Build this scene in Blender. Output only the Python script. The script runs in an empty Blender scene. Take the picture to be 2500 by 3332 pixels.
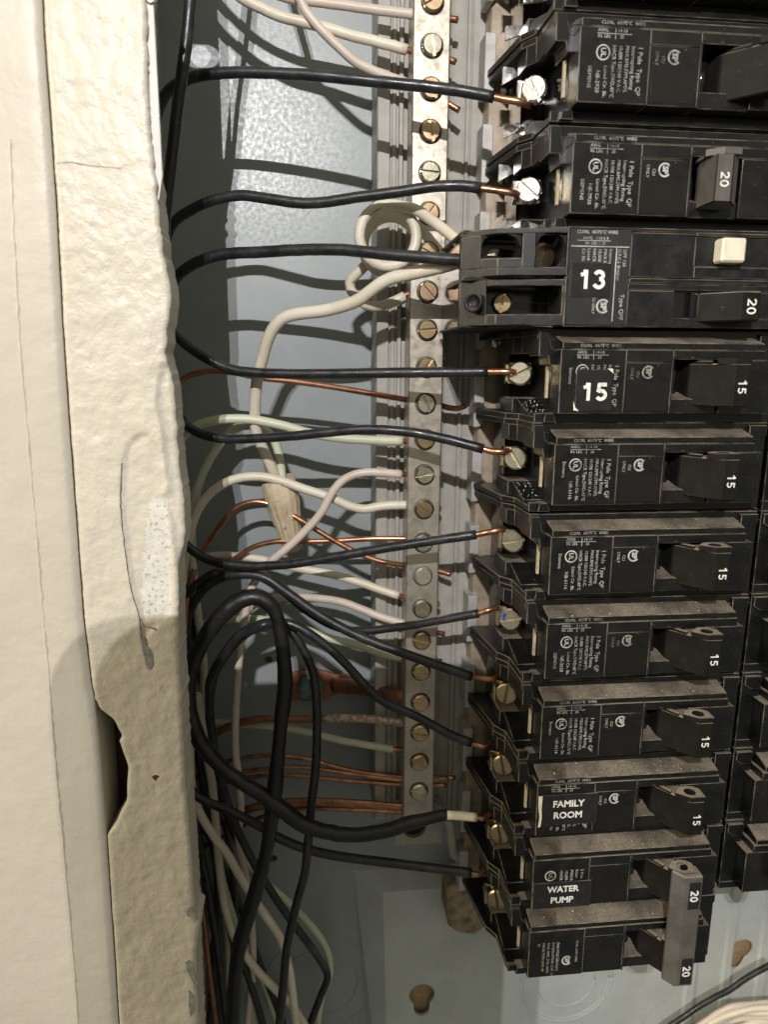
import bpy, bmesh, math, random
from mathutils import Vector, Matrix
random.seed(7)
R_ = math.radians
MM = 0.001
sc = bpy.context.scene
COL = sc.collection

# ------------------------------------------------------------------ camera
CAM = Vector((-84.206, -185.242, -89.897))          # mm; x right, y into the panel, z up
YAW, PIT, ROL = R_(6.01746), R_(11.47987), R_(0.35856)
FPX = 2309.113                                      # focal length in pixels of the 2500 x 3332 photograph
fw = Vector((math.sin(YAW)*math.cos(PIT), math.cos(YAW)*math.cos(PIT), -math.sin(PIT)))
rt0 = Vector((math.cos(YAW), -math.sin(YAW), 0)); up0 = rt0.cross(fw)
RT = rt0*math.cos(ROL) + up0*math.sin(ROL)
UP = up0*math.cos(ROL) - rt0*math.sin(ROL)
cam = bpy.data.cameras.new('camera'); co = bpy.data.objects.new('camera', cam); COL.objects.link(co)
mw = Matrix((RT, UP, -fw)).transposed().to_4x4(); mw.translation = CAM*MM
co.matrix_world = mw
cam.sensor_fit = 'VERTICAL'; cam.sensor_height = 36; cam.lens = FPX/3332*36
cam.clip_start = 0.005; cam.clip_end = 20
cam.dof.use_dof = True; cam.dof.focus_distance = 0.212; cam.dof.aperture_fstop = 17
sc.camera = co

# ------------------------------------------------------------------ light: headlamp behind and above, warm room, added side fill
w = bpy.data.worlds.new('World'); sc.world = w; w.use_nodes = True
wn = w.node_tree.nodes; wl = w.node_tree.links            # dim room: light ceiling, darker floor
tcw = wn.new('ShaderNodeTexCoord'); sxw = wn.new('ShaderNodeSeparateXYZ'); rw = wn.new('ShaderNodeValToRGB'); mrw = wn.new('ShaderNodeMapRange')
wl.new(tcw.outputs['Generated'], sxw.inputs[0]); wl.new(sxw.outputs[2], mrw.inputs[0]); mrw.inputs[1].default_value = -1; mrw.inputs[2].default_value = 1
wl.new(mrw.outputs[0], rw.inputs[0]); wl.new(rw.outputs[0], wn['Background'].inputs[0])
rw.color_ramp.elements[0].position = .30; rw.color_ramp.elements[0].color = (.25, .24, .205, 1)
rw.color_ramp.elements[1].position = .92; rw.color_ramp.elements[1].color = (1.0, .935, .74, 1)
wn['Background'].inputs[1].default_value = 0.48
def lamp(x, y, z, p, col, size):
    l = bpy.data.lights.new('headlamp_led', 'POINT'); l.energy = p; l.color = col; l.shadow_soft_size = size
    o = bpy.data.objects.new('headlamp_led', l); o.location = Vector((x, y, z))*MM; COL.objects.link(o); return o
lamp(-150, -445, 140, 4.5, (1.0, 0.975, 0.985), 0.0010)
lamp(-135, -445, 140, 4.5, (1.0, 0.955, 0.94), 0.0010)
al = bpy.data.lights.new('warm_fill_lamp', 'AREA'); al.shape = 'DISK'; al.size = .40; al.energy = 16; al.color = (1.0, .86, .62)  # warm fill lamp added to brighten the wall, not the box interior
ao = bpy.data.objects.new('warm_fill_lamp', al); COL.objects.link(ao); ao.location = (-1.60, -.72, .38)
ao.rotation_euler = (Vector((-.08, 0, -.15))-Vector(ao.location)).to_track_quat('-Z', 'Y').to_euler()
sc.view_settings.view_transform = 'Standard'; sc.view_settings.look = 'None'
sc.view_settings.exposure = 0.30; sc.view_settings.gamma = 1.0; sc.view_settings.use_curve_mapping = False
sc.render.engine = 'CYCLES'
sc.render.resolution_x = 769; sc.render.resolution_y = 1024

def at(px, py, Y):
    """photo pixel (1660-wide reading) -> point in mm on the depth plane Y"""
    px /= .664; py /= .664
    d = fw + RT*((px-1250)/FPX) - UP*((py-1666)/FPX)
    return CAM + d*((Y-CAM.y)/d.y)

# ------------------------------------------------------------------ materials
def mat(name, base, rough=.5, metal=0., spec=.5, bump=None, var=None, dust=None, coat=0., spots=None, rvar=None):
    m = bpy.data.materials.new(name); m.use_nodes = True
    nt = m.node_tree; N = nt.nodes; L = nt.links; b = N['Principled BSDF']
    b.inputs['Base Color'].default_value = (*base, 1); b.inputs['Roughness'].default_value = rough
    b.inputs['Metallic'].default_value = metal; b.inputs['Specular IOR Level'].default_value = spec
    b.inputs['Coat Weight'].default_value = coat
    tc = N.new('ShaderNodeTexCoord'); cur = None
    def noise(scale, det=4, rg=.6):
        n = N.new('ShaderNodeTexNoise'); n.inputs['Scale'].default_value = scale
        n.inputs['Detail'].default_value = det; n.inputs['Roughness'].default_value = rg
        L.new(tc.outputs['Object'], n.inputs['Vector']); return n
    def ramp(src, a, c, v0=0, v1=1):
        r = N.new('ShaderNodeMapRange'); r.inputs[1].default_value = a; r.inputs[2].default_value = c
        r.inputs[3].default_value = v0; r.inputs[4].default_value = v1; L.new(src, r.inputs[0]); return r.outputs[0]
    def mix(fac, a, bcol):
        x = N.new('ShaderNodeMix'); x.data_type = 'RGBA'
        L.new(fac, x.inputs['Factor'])
        if isinstance(a, tuple): x.inputs['A'].default_value = (*a, 1)
        else: L.new(a, x.inputs['A'])
        x.inputs['B'].default_value = (*bcol, 1); return x.outputs['Result']
    if var:                                             # (scale, colour2, lo, hi)
        cur = mix(ramp(noise(var[0]).outputs[0], var[2], var[3]), base, var[1])
    if spots:
        cur = mix(ramp(noise(spots[0], 3, .5).outputs[0], spots[2], spots[3]), cur if cur else base, spots[1])
    rsock = None
    if dust:                                            # dust lying on faces that look up
        g = N.new('ShaderNodeNewGeometry'); s = N.new('ShaderNodeSeparateXYZ'); L.new(g.outputs['Normal'], s.inputs[0])
        a0 = ramp(s.outputs[2], .35, .8); lo = ramp(noise(70, 3, .6).outputs[0], .32, .62, .35, 1); n1 = ramp(noise(1500, 5, .7).outputs[0], .32, .62, .5, 1)
        ml = N.new('ShaderNodeMath'); ml.operation = 'MULTIPLY'; L.new(a0, ml.inputs[0]); L.new(lo, ml.inputs[1]); a = ml.outputs[0]
        mu = N.new('ShaderNodeMath'); mu.operation = 'MULTIPLY'; L.new(a, mu.inputs[0]); L.new(n1, mu.inputs[1])
        mu2 = N.new('ShaderNodeMath'); mu2.operation = 'MULTIPLY'; L.new(mu.outputs[0], mu2.inputs[0]); mu2.inputs[1].default_value = dust[1]
        n2 = ramp(noise(900, 3, .6).outputs[0], .66, .76, 0, .16)
        ad = N.new('ShaderNodeMath'); ad.operation = 'ADD'; ad.use_clamp = True
        L.new(mu2.outputs[0], ad.inputs[0]); L.new(n2, ad.inputs[1])
        cur = mix(ad.outputs[0], cur if cur else base, dust[0])
        rsock = ramp(mu2.outputs[0], 0, .6, rough, .9)
    if rvar and not rsock:
        rsock = ramp(noise(rvar[0]).outputs[0], .35, .65, rvar[1], rvar[2])
    if rsock: L.new(rsock, b.inputs['Roughness'])
    if cur: L.new(cur, b.inputs['Base Color'])
    if bump:
        prev = None
        for (scl, dist, det) in bump:
            bp = N.new('ShaderNodeBump'); bp.inputs['Strength'].default_value = 1.0; bp.inputs['Distance'].default_value = dist*MM
            L.new(noise(scl, det, .55).outputs[0], bp.inputs['Height'])
            if prev: L.new(prev, bp.inputs['Normal'])
            prev = bp.outputs[0]
        L.new(prev, b.inputs['Normal'])
    return m
DUST = (.33, .28, .21)
M = dict(
 black=mat('black_phenolic', (.0050, .0055, .0056), .27, spec=.42, bump=[(1500, .012, 3)], var=(120, (.013, .013, .012), .42, .68), dust=(DUST, .72)),
 edge=mat('worn_edge_highlight', (.16, .14, .108), .6, var=(170, (.030, .027, .023), .40, .60)),  # worn housing edges; on stickers a painted edge highlight
 handle=mat('dark_grey_toggle', (.009, .0083, .0073), .55, spec=.12, bump=[(1800, .02, 2)], dust=(DUST, 1.0), var=(200, (.014, .013, .011), .4, .65)),
 tie=mat('grey_tie_bar', (.10, .092, .085), .5, bump=[(1500, .02, 2)], var=(150, (.075, .068, .062), .4, .6), dust=(DUST, .6)),
 clean=mat('clean_black', (.006, .006, .006), .34, bump=[(900, .03, 3)], var=(200, (.014, .0135, .012), .45, .68)),
 gloss=mat('glossy_black', (.008, .007, .007), .14, spec=.6, bump=[(300, .03, 2)]),
 brownblk=mat('brown_black_insert', (.016, .012, .010), .3, bump=[(500, .03, 2)]),
 gfi=mat('charcoal_plastic', (.009, .009, .010), .42, spec=.25, bump=[(1500, .015, 3)], var=(160, (.022, .022, .022), .42, .66), dust=(DUST, .35)),
 label=mat('label_black', (.011, .012, .013), .5, var=(300, (.02, .02, .02), .45, .7)),
 sticker=mat('sticker_black', (.014, .014, .015), .26, var=(400, (.022, .021, .02), .5, .7)),
 print=mat('white_print', (.50, .50, .46), .6, var=(260, (.24, .24, .22), .42, .66)),
 printb=mat('white_number', (.74, .74, .70), .5, var=(700, (.50, .50, .46), .52, .70)),
 print2=mat('faded_print', (.40, .40, .37), .6, var=(180, (.12, .12, .11), .40, .62)),
 print3=mat('worn_print', (.46, .46, .43), .6, var=(420, (.15, .15, .14), .44, .62)),
 cream=mat('cream_plastic', (.72, .68, .55), .4, var=(300, (.62, .56, .42), .45, .65)),
 tan=mat('tan_fibre_strip', (.46, .39, .28), .7, var=(500, (.35, .28, .19), .4, .7)),
 brown=mat('brown_plastic', (.33, .26, .17), .55, var=(200, (.14, .09, .045), .4, .65), bump=[(800, .05, 3)]),
 panel=mat('grey_panel_paint', (.30, .33, .335), .34, spec=.5, bump=[(3200, .022, 2), (420, .010, 2)], var=(60, (.275, .305, .305), .4, .6), rvar=(700, .28, .46), spots=(900, (.50, .52, .53), .70, .76)),
 pan=mat('grey_pan_paint', (.49, .525, .52), .40, bump=[(1300, .035, 2), (260, .10, 2)], var=(50, (.43, .46, .45), .4, .62), rvar=(500, .3, .5), spots=(300, (.47, .46, .40), .60, .72)),
 rail=mat('ivory_grey_rail', (.38, .365, .325), .5, var=(200, (.33, .315, .275), .4, .65), bump=[(900, .03, 2)]),
 steel=mat('tab_steel', (.52, .51, .48), .45, metal=.35, var=(300, (.42, .40, .37), .4, .65), bump=[(1200, .02, 2)]),
 bar=mat('tinned_bar', (.64, .59, .50), .33, metal=.8, var=(160, (.55, .50, .42), .42, .66), bump=[(900, .012, 4), (120, .03, 2)], rvar=(400, .26, .42)),
 darkbrass=mat('shaded_brass', (.40, .33, .21), .38, metal=1., var=(300, (.24, .19, .12), .42, .62), bump=[(1200, .05, 3)]),  # shade of the lower terminals put into a darker brass colour
 brass=mat('brass_screw', (.66, .52, .30), .28, metal=1., var=(500, (.52, .40, .25), .4, .65), bump=[(1500, .03, 2)]),
 zinc=mat('zinc_screw', (.72, .69, .56), .26, metal=1., var=(400, (.58, .50, .36), .42, .66), bump=[(1300, .03, 2)]),
 copperscrew=mat('coppery_screw', (.70, .45, .30), .28, metal=1., var=(450, (.66, .56, .32), .42, .62), bump=[(1300, .03, 2)]),
 bright=mat('bright_zinc', (.83, .82, .78), .24, metal=1., bump=[(700, .10, 3)], var=(400, (.66, .64, .56), .5, .7)),
 busplate=mat('tan_bus_plate', (.47, .39, .30), .42, metal=.35, var=(250, (.35, .28, .2), .4, .65), bump=[(700, .05, 3)]),
 copper=mat('copper_wire', (.56, .285, .165), .32, metal=.9, var=(220, (.30, .145, .085), .42, .64), bump=[(900, .03, 3)]),
 oldcopper=mat('aged_copper', (.36, .165, .09), .45, metal=.7, var=(250, (.24, .115, .07), .4, .65), bump=[(700, .06, 3)]),
 dustcopper=mat('dusty_copper', (.40, .25, .17), .6, metal=.4, var=(900, (.66, .56, .47), .44, .58), bump=[(900, .06, 3)]),
 blackwire=mat('black_insulation', (.013, .0135, .0150), .36, spec=.5, bump=[(700, .04, 3), (150, .10, 2)], var=(200, (.030, .030, .031), .45, .66), rvar=(300, .26, .50), spots=(900, (.10, .095, .085), .70, .78)),
 tape=mat('black_tape', (.006, .006, .006), .42, bump=[(120, .7, 2), (500, .06, 3)], var=(150, (.013, .0125, .0115), .45, .68)),
 white=mat('ivory_insulation', (.72, .665, .54), .42, bump=[(600, .03, 3)], var=(70, (.62, .555, .43), .42, .66), spots=(1000, (.33, .24, .15), .72, .77)),
 pink=mat('pinkish_insulation', (.64, .55, .465), .42, bump=[(600, .03, 3)], var=(70, (.56, .465, .38), .42, .66), spots=(1000, (.3, .22, .15), .73, .78)),
 pale=mat('pale_green_insulation', (.60, .62, .46), .42, bump=[(600, .03, 3)], var=(70, (.51, .52, .37), .42, .66)),
 nut=mat('cream_wire_nut', (.60, .50, .34), .6, var=(160, (.45, .36, .23), .4, .65), bump=[(600, .08, 3)], spots=(500, (.28, .21, .13), .66, .74)),
 wall=mat('cream_wall_paint', (.50, .465, .39), .46, bump=[(300, .22, 3), (60, .35, 2), (1400, .02, 2)], var=(25, (.47, .435, .36), .4, .65), spots=(500, (.45, .41, .34), .735, .77)),
 strip=mat('cream_plaster_paint', (.53, .495, .415), .42, bump=[(380, .42, 3), (110, .38, 2), (1500, .04, 2)], var=(40, (.50, .465, .38), .4, .65), spots=(400, (.42, .39, .33), .76, .80)),
 chip=mat('white_plaster_patch', (.58, .56, .50), .6, bump=[(500, .3, 3)], spots=(1150, (.33, .34, .33), .585, .63)),
 flange=mat('white_painted_steel', (.60, .585, .54), .5, bump=[(500, .06, 2), (80, .25, 2)], var=(60, (.54, .525, .48), .4, .65)),
 wood=mat('dark_wood', (.055, .034, .022), .75, bump=[(300, .25, 3)], var=(150, (.03, .018, .012), .4, .6)),
 board=mat('tan_board', (.42, .30, .17), .8, var=(500, (.33, .23, .12), .4, .62), bump=[(900, .1, 3)]),
 greychip=mat('bare_grey_plaster', (.27, .275, .26), .7, var=(500, (.16, .165, .16), .4, .6), bump=[(700, .1, 3)]),
 bluedot=mat('blue_marker', (.01, .03, .26), .35),
 patina=mat('green_patina_screw', (.19, .30, .28), .5, metal=.6, var=(400, (.10, .16, .15), .4, .6), bump=[(700, .08, 3)]),
 phone=mat('phone_black', (.02, .02, .022), .3),
)

# ------------------------------------------------------------------ mesh helpers (mm)
class MB:
    def __init__(s): s.bm = bmesh.new()
    def _mi(s, faces, mi):
        for f in faces: f.material_index = mi
    def add(s, verts, faces, mi=0, bev=0, bmi=None, smooth=False, seg=1):
        t = bmesh.new(); vs = [t.verts.new(v) for v in verts]
        for f in faces:
            try: t.faces.new([vs[i] for i in f])
            except ValueError: pass
        bmesh.ops.recalc_face_normals(t, faces=t.faces)
        for f in t.faces: f.material_index = mi; f.smooth = smooth
        if bev:
            es = [e for e in t.edges if len(e.link_faces) == 2 and e.calc_face_angle() > .35]
            bmesh.ops.bevel(t, geom=es, offset=bev, segments=seg, affect='EDGES', profile=.6, material=(mi if bmi is None else bmi), clamp_overlap=True)
        me = bpy.data.meshes.new('t'); t.to_mesh(me); t.free(); s.bm.from_mesh(me); bpy.data.meshes.remove(me); return s
    def box(s, x0, x1, y0, y1, z0, z1, mi=0, bev=0, bmi=None):
        v = [(x, y, z) for x in (x0, x1) for y in (y0, y1) for z in (z0, z1)]
        return s.add(v, [(0,1,3,2),(4,6,7,5),(0,4,5,1),(2,3,7,6),(0,2,6,4),(1,5,7,3)], mi, bev, bmi)
    def prism(s, poly, a, b, axis='z', mi=0, bev=0, bmi=None):
        """poly of 2-D points: axis z -> (x,y), axis y -> (x,z), axis x -> (y,z)"""
        def P(p, t): return {'z': (p[0], p[1], t), 'y': (p[0], t, p[1]), 'x': (t, p[0], p[1])}[axis]
        n = len(poly); v = [P(p, a) for p in poly] + [P(p, b) for p in poly]
        f = [tuple(range(n)), tuple(range(n, 2*n))] + [(i, (i+1) % n, n+(i+1) % n, n+i) for i in range(n)]
        return s.add(v, f, mi, bev, bmi)
    def plate(s, outer, holes, y0, y1, mi=0):
        """x-z plate with real holes between depths y0 and y1"""
        t = bmesh.new(); es = []
        for lp in [outer]+holes:
            vs = [t.verts.new((p[0], y0, p[1])) for p in lp]
            es += [t.edges.new((vs[i], vs[(i+1) % len(vs)])) for i in range(len(vs))]
        bmesh.ops.triangle_fill(t, use_beauty=True, use_dissolve=False, edges=es, normal=(0, -1, 0))
        r = bmesh.ops.extrude_face_region(t, geom=list(t.faces))
        bmesh.ops.translate(t, verts=[g for g in r['geom'] if isinstance(g, bmesh.types.BMVert)], vec=(0, y1-y0, 0))
        bmesh.ops.recalc_face_normals(t, faces=t.faces)
        for f in t.faces: f.material_index = mi
        me = bpy.data.meshes.new('t'); t.to_mesh(me); t.free(); s.bm.from_mesh(me); bpy.data.meshes.remove(me); return s
    def lathe(s, c, axis, prof, n=24, mi=0, smooth=True, mod=None):
        """profile (radius, height along axis)"""
        ax = Vector(axis).normalized(); a = ax.orthogonal().normalized(); b = ax.cross(a); c = Vector(c)
        v = []; f = []
        for k, (r, h) in enumerate(prof):
            for i in range(n):
                t = 2*math.pi*i/n; rr = r*(mod(t, k) if mod else 1)
                v.append(c + ax*h + (a*math.cos(t)+b*math.sin(t))*rr)
        for k in range(len(prof)-1):
            for i in range(n):
                j = (i+1) % n; f.append((k*n+i, k*n+j, (k+1)*n+j, (k+1)*n+i))
        f.append(tuple(range(n))); f.append(tuple(range((len(prof)-1)*n, len(prof)*n)))
        return s.add(v, f, mi, smooth=smooth)
    def tube(s, pts, rad, n=12, mi=0):
        """pts already dense; rad a number or a list"""
        m = len(pts); rads = rad if isinstance(rad, list) else [rad]*m
        v = []; f = []; T0 = (pts[1]-pts[0]).normalized(); nrm = T0.orthogonal().normalized()
        for k in range(m):
            T = (pts[min(k+1, m-1)]-pts[max(k-1, 0)]).normalized()
            nrm = (nrm - T*nrm.dot(T)).normalized(); bn = T.cross(nrm)
            for i in range(n):
                t = 2*math.pi*i/n; v.append(pts[k] + (nrm*math.cos(t)+bn*math.sin(t))*rads[k])
        for k in range(m-1):
            for i in range(n):
                j = (i+1) % n; f.append((k*n+i, k*n+j, (k+1)*n+j, (k+1)*n+i))
        f.append(tuple(range(n))); f.append(tuple(range((m-1)*n, m*n)))
        return s.add(v, f, mi, smooth=True)
    def build(s, name, mats, parent=None, origin=None, label=None, flat_caps=True):
        o0 = Vector(origin) if origin is not None else Vector((0, 0, 0))
        me = bpy.data.meshes.new(name)
        for f in s.bm.faces:
            if len(f.verts) > 8: f.smooth = False
        for v in s.bm.verts: v.co = (v.co - o0)*MM
        s.bm.to_mesh(me); s.bm.free()
        for m in (mats if isinstance(mats, (list, tuple)) else [mats]): me.materials.append(M[m])
        o = bpy.data.objects.new(name, me); COL.objects.link(o)
        if parent: o.parent = parent
        else: o.location = o0*MM
        if label: o['label'] = label
        return o
def empty(name, loc):
    o = bpy.data.objects.new(name, None); COL.objects.link(o); o.location = Vector(loc)*MM; o.empty_display_size = .01; return o
def tag(o, label, cat, group=None):
    o['label'] = label; o['category'] = cat
    if group: o['group'] = group
    return o
def struct(o): o['kind'] = 'structure'; return o
def copy_tree(o, parent=None):
    c = o.copy(); COL.objects.link(c); c.parent = parent
    for ch in list(o.children): copy_tree(ch, c)
    return c
def spline(P, step=2.0):
    """Catmull-Rom through points, resampled"""
    P = [Vector(p) for p in P]; out = []
    E = [P[0]*2-P[1]] + P + [P[-1]*2-P[-2]]
    for i in range(1, len(E)-2):
        a, b, c, d = E[i-1], E[i], E[i+1], E[i+2]; n = max(2, int((c-b).length/step))
        for k in range(n):
            t = k/n
            out.append(.5*((2*b)+(c-a)*t+(2*a-5*b+4*c-d)*t*t+(3*b-a-3*c+d)*t**3))
    out.append(P[-1]); return out
_tc = {}
def textmesh(s, size, align='CENTER', bold=0.):
    k = (s, size, align, bold)
    if k not in _tc:
        c = bpy.data.curves.new('t', 'FONT'); c.body = s; c.size = size; c.align_x = align; c.align_y = 'CENTER'; c.offset = bold*size
        c.resolution_u = 2
        o = bpy.data.objects.new('t', c); COL.objects.link(o)
        dg = bpy.context.evaluated_depsgraph_get(); dg.update(); me = o.evaluated_get(dg).to_mesh()
        _tc[k] = ([v.co.copy() for v in me.vertices], [tuple(p.vertices) for p in me.polygons])
        bpy.data.objects.remove(o); bpy.data.curves.remove(c)
    return _tc[k]
class Print(MB):
    """flat white print lying on a face that looks to -y"""
    def put(s, txt, x, z, y, size, down=False, align='CENTER', bold=.0, sx=1., mi=0):
        V, F = textmesh(txt, size, align, bold)
        if down: v = [(x+p.y, y, z-p.x*sx) for p in V]
        else: v = [(x+p.x*sx, y, z+p.y) for p in V]
        t = bmesh.new(); vs = [t.verts.new(p) for p in v]
        for f in F:
            try: t.faces.new([vs[i] for i in f])
            except ValueError: pass
        for f in t.faces:
            f.normal_update(); f.material_index = mi
            if f.normal.y > 0: f.normal_flip()
        me = bpy.data.meshes.new('t'); t.to_mesh(me); t.free(); s.bm.from_mesh(me); bpy.data.meshes.remove(me)
    def digits(s, txt, x, z, y, h, down=False, w=.19):
        """bold sans numerals drawn as strokes; h = figure height"""
        def arc(cx, cz, rx, rz, a0, a1, n=14): return [(cx+rx*math.cos(R_(a0+(a1-a0)*i/n)), cz+rz*math.sin(R_(a0+(a1-a0)*i/n))) for i in range(n+1)]
        G = {'1': [[(.10, .73), (.28, .79), (.36, .99)], [(.40, 1.0), (.40, 0.)]],
             '5': [[(.66, .905), (.15, .905)], [(.225, .97), (.17, .48)], arc(.34, .325, .26, .235, 130, -150)],
             '3': [arc(.34, .72, .23, .19, 165, -85), arc(.34, .315, .26, .225, 85, -165)],
             '2': [arc(.35, .69, .25, .22, 170, -20), [(.60, .64), (.13, .10)], [(.06, .095), (.68, .095)]],
             '0': [arc(.35, .5, .25, .41, 0, 360, 24)]}
        adv = .80; x0 = -adv*len(txt)/2+.05
        for i, ch in enumerate(txt):
            for li, pl in enumerate(G[ch]):
                L_ = []; n = len(pl); closed = ch == '0'
                for k in range(n):
                    a = Vector(pl[k-1] if k else (pl[-2] if closed else pl[0])); c = Vector(pl[k+1] if k < n-1 else (pl[1] if closed else pl[-1])); t = (c-a).normalized(); nn = Vector((-t.y, t.x))*w/2
                    L_.append((Vector(pl[k])+nn, Vector(pl[k])-nn))
                v = []; f = []
                for a, c in L_:
                    for q in (a, c):
                        u, g = (q.x+x0+adv*i)*h, (q.y-.5)*h
                        v.append((x+g, y-.012*li, z-u) if down else (x+u, y-.012*li, z+g))
                for k in range(n-1): f.append((2*k, 2*k+1, 2*k+3, 2*k+2))
                s.add(v, f)
    def ring(s, x, z, y, r0, r1, a0=0, a1=360, n=28):
        v = []; f = []
        for i in range(n+1):
            t = R_(a0+(a1-a0)*i/n)
            v += [(x+r0*math.cos(t), y, z+r0*math.sin(t)), (x+r1*math.cos(t), y, z+r1*math.sin(t))]
        for i in range(n): f.append((2*i, 2*i+1, 2*i+3, 2*i+2))
        s.add(v, f)
    def line(s, x0, x1, z0, z1, y):
        s.add([(x0, y, z0), (x1, y, z0), (x1, y, z1), (x0, y, z1)], [(0, 1, 2, 3)])
def circ(x, z, r, n=20, a0=0, a1=360):
    return [(x+r*math.cos(R_(a0+(a1-a0)*i/n)), z+r*math.sin(R_(a0+(a1-a0)*i/n))) for i in range(n if a1-a0 == 360 else n+1)]

def slotted_screw(mb, c, axis, r, h, ang, mi=0, depth=.8, slot=.9):
    """dome-headed slotted screw head made of two half heads and a slot floor"""
    ax = Vector(axis).normalized(); a = ax.orthogonal().normalized(); b = ax.cross(a); c = Vector(c)
    a, b = a*math.cos(ang)+b*math.sin(ang), b*math.cos(ang)-a*math.sin(ang)
    mb.lathe(c, ax, [(r, 0), (r, h-depth), (r*.98, h-depth+.01)], 24, mi, smooth=False)
    for sg in (1, -1):
        ring = []; n = 12; w = slot/2
        t0 = math.asin(min(.95, w/r))
        for i in range(n+1):
            t = t0+(math.pi-2*t0)*i/n
            ring.append(a*(math.cos(t)*r)+b*(sg*math.sin(t)*r))
        rg2 = [p*.86 for p in ring]
        for p, q in zip(rg2, ring):
            y = p.dot(b)
            if abs(y) < w: p += b*(sg*w-y)
        v = [c+ax*(h-depth)+p for p in ring]+[c+ax*(h-.35)+p for p in ring]+[c+ax*h+p for p in rg2]
        m = n+1; f = []
        for k in range(2):
            for i in range(n): f.append((k*m+i, k*m+i+1, (k+1)*m+i+1, (k+1)*m+i))
            f.append((k*m, (k+1)*m, (k+1)*m+n, k*m+n))
        f.append(tuple(range(2*m, 3*m)))
        mb.add(v, f, mi)

# ================================================================== setting: wall, plaster strip, stud
def lerp_pts(P, z):
    if z >= P[0][1]: return P[0][0]
    for (x0, z0), (x1, z1) in zip(P, P[1:]):
        if z0 >= z >= z1:
            return x0+(x1-x0)*(z0-z)/(z0-z1) if z0 != z1 else x1
    return P[-1][0]
def trace(px, Y): return [(p.x, p.z) for p in (at(a, b, Y) for a, b in px)]
WY = -12.
crack = trace([(88, -40), (92, 60), (108, 280), (118, 420), (133, 700), (150, 950), (163, 1120), (178, 1330), (196, 1480), (203, 1512), (214, 1600), (222, 1700), (229, 1808), (238, 1950), (247, 2080), (256, 2230), (262, 2400)], WY)
notch = trace([(202, 1508), (209, 1519), (219, 1532), (229, 1546), (243, 1556), (258, 1578), (262, 1592), (260, 1601), (266, 1625), (272, 1660), (275, 1700), (274, 1725), (271, 1738), (262, 1757), (246, 1780), (232, 1803)], WY)
notch = [(x+(.35*math.sin(i*2.3)+.2*math.sin(i*5.1) if 0 < i < 15 else 0), z) for i, (x, z) in enumerate(notch)]
rim = trace([(312, -60), (316, 60), (319, 200), (323, 280), (331, 340), (338, 420), (347, 500), (352, 545), (357, 575), (366, 610), (369, 640), (366, 668), (362, 700), (358, 740), (356, 765), (363, 795), (371, 820), (374, 850), (378, 900), (381, 960), (386, 1010), (392, 1060), (396, 1100), (398, 1140), (395, 1175), (388, 1205), (384, 1225), (385, 1330), (387, 1440), (392, 1500), (394, 1580), (398, 1660), (402, 1720), (408, 1790), (413, 1850), (416, 1905), (418, 1940), (420, 1990), (431, 1996), (428, 2020), (424, 2040), (423, 2100), (427, 2160), (430, 2230), (436, 2400)], WY)
chipL = trace([(300, 935), (272, 962), (262, 1010), (259, 1080), (265, 1150), (272, 1200), (283, 1270), (299, 1330), (305, 1380), (314, 1420), (325, 1445)], WY)
chipR = trace([(318, 935), (340, 962), (352, 1010), (362, 1080), (368, 1150), (372, 1200), (374, 1270), (372, 1325), (314, 1380), (322, 1420), (328, 1445)], WY)
drip = trace([(350, 788), (341, 820), (337, 867), (345, 910), (352, 943), (355, 985), (358, 1020), (365, 1045), (362, 1062), (352, 1075), (360, 1100), (372, 1150), (382, 1226)], WY)
from mathutils import noise as mnoise
def relief(x, z, a=1.):
    p = Vector((x*.16, z*.16, 3.1))
    return a*(.35*mnoise.noise(p) + .22*mnoise.noise(p*2.7) + .12*mnoise.noise(p*6.1))
def sheet(name, mats, zs, left, right, ncol, depth, amp, chip=False, lab=None):
    bm = bmesh.new(); rows = []; z_top = zs[0]
    for z in zs:
        xl, xr = left(z), right(z); row = []
        for i in range(ncol+1):
            t = i/ncol; x = xl+(xr-xl)*t; e = min(t, 1-t)*(xr-xl)
            y = WY - relief(x, z, amp)
            if chip and chipL[-1][1] < z < chipL[0][1]:
                a, b = lerp_pts(chipL, z), lerp_pts(chipR, z)
                k = max(0, min(1, (x-a)/.5, (b-x)/.5)); y += .55*k
            if chip and drip[0][1] > z > drip[-1][1]:
                y += .9*max(0, min(1, (x-lerp_pts(drip, z))/.35))
            if e < 1.2: y += .5*(1-e/1.2)**2                       # rounded arris
            row.append(bm.verts.new((x, y, z)))
        rows.append(row)
    for a, b in zip(rows, rows[1:]):
        for i in range(ncol):
            f = bm.faces.new((a[i], b[i], b[i+1], a[i+1])); f.smooth = True
            if chip:
                c = f.calc_center_median()
                zt = chipL[3][1]; zl = chipL[7][1]; a_ = lerp_pts(chipL, c.z); w_ = lerp_pts(chipR, c.z)-a_
                k_ = (zt-c.z)/(zt-zl)
                if 0 < k_ < 1.0 and a_+w_*(.62-.5*k_)+.5*mnoise.noise(Vector((0, 0, c.z*.8))) < c.x < a_+w_*.96: f.material_index = 1
    for col in (0, ncol):                                           # cut edges, going back into the wall
        side = [bm.verts.new((r[col].co.x, WY+depth, r[col].co.z)) for r in rows]
        for i in range(len(rows)-1):
            q = (rows[i][col], side[i], side[i+1], rows[i+1][col])
            bm.faces.new(q if col == 0 else q[::-1])
    mb = MB(); mb.bm.free(); mb.bm = bm
    return struct(mb.build(name, mats))
def frange(a, b, s):
    n = int((a-b)/s); return [a-(a-b)*i/n for i in range(n+1)]
zs = frange(22, -330, .8)
def strip_left(z):
    if notch[0][1] > z > notch[-1][1]: return lerp_pts(notch, z)
    return lerp_pts(crack, z)+.28+.10*mnoise.noise(Vector((z*.9, 1, 0)))
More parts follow.
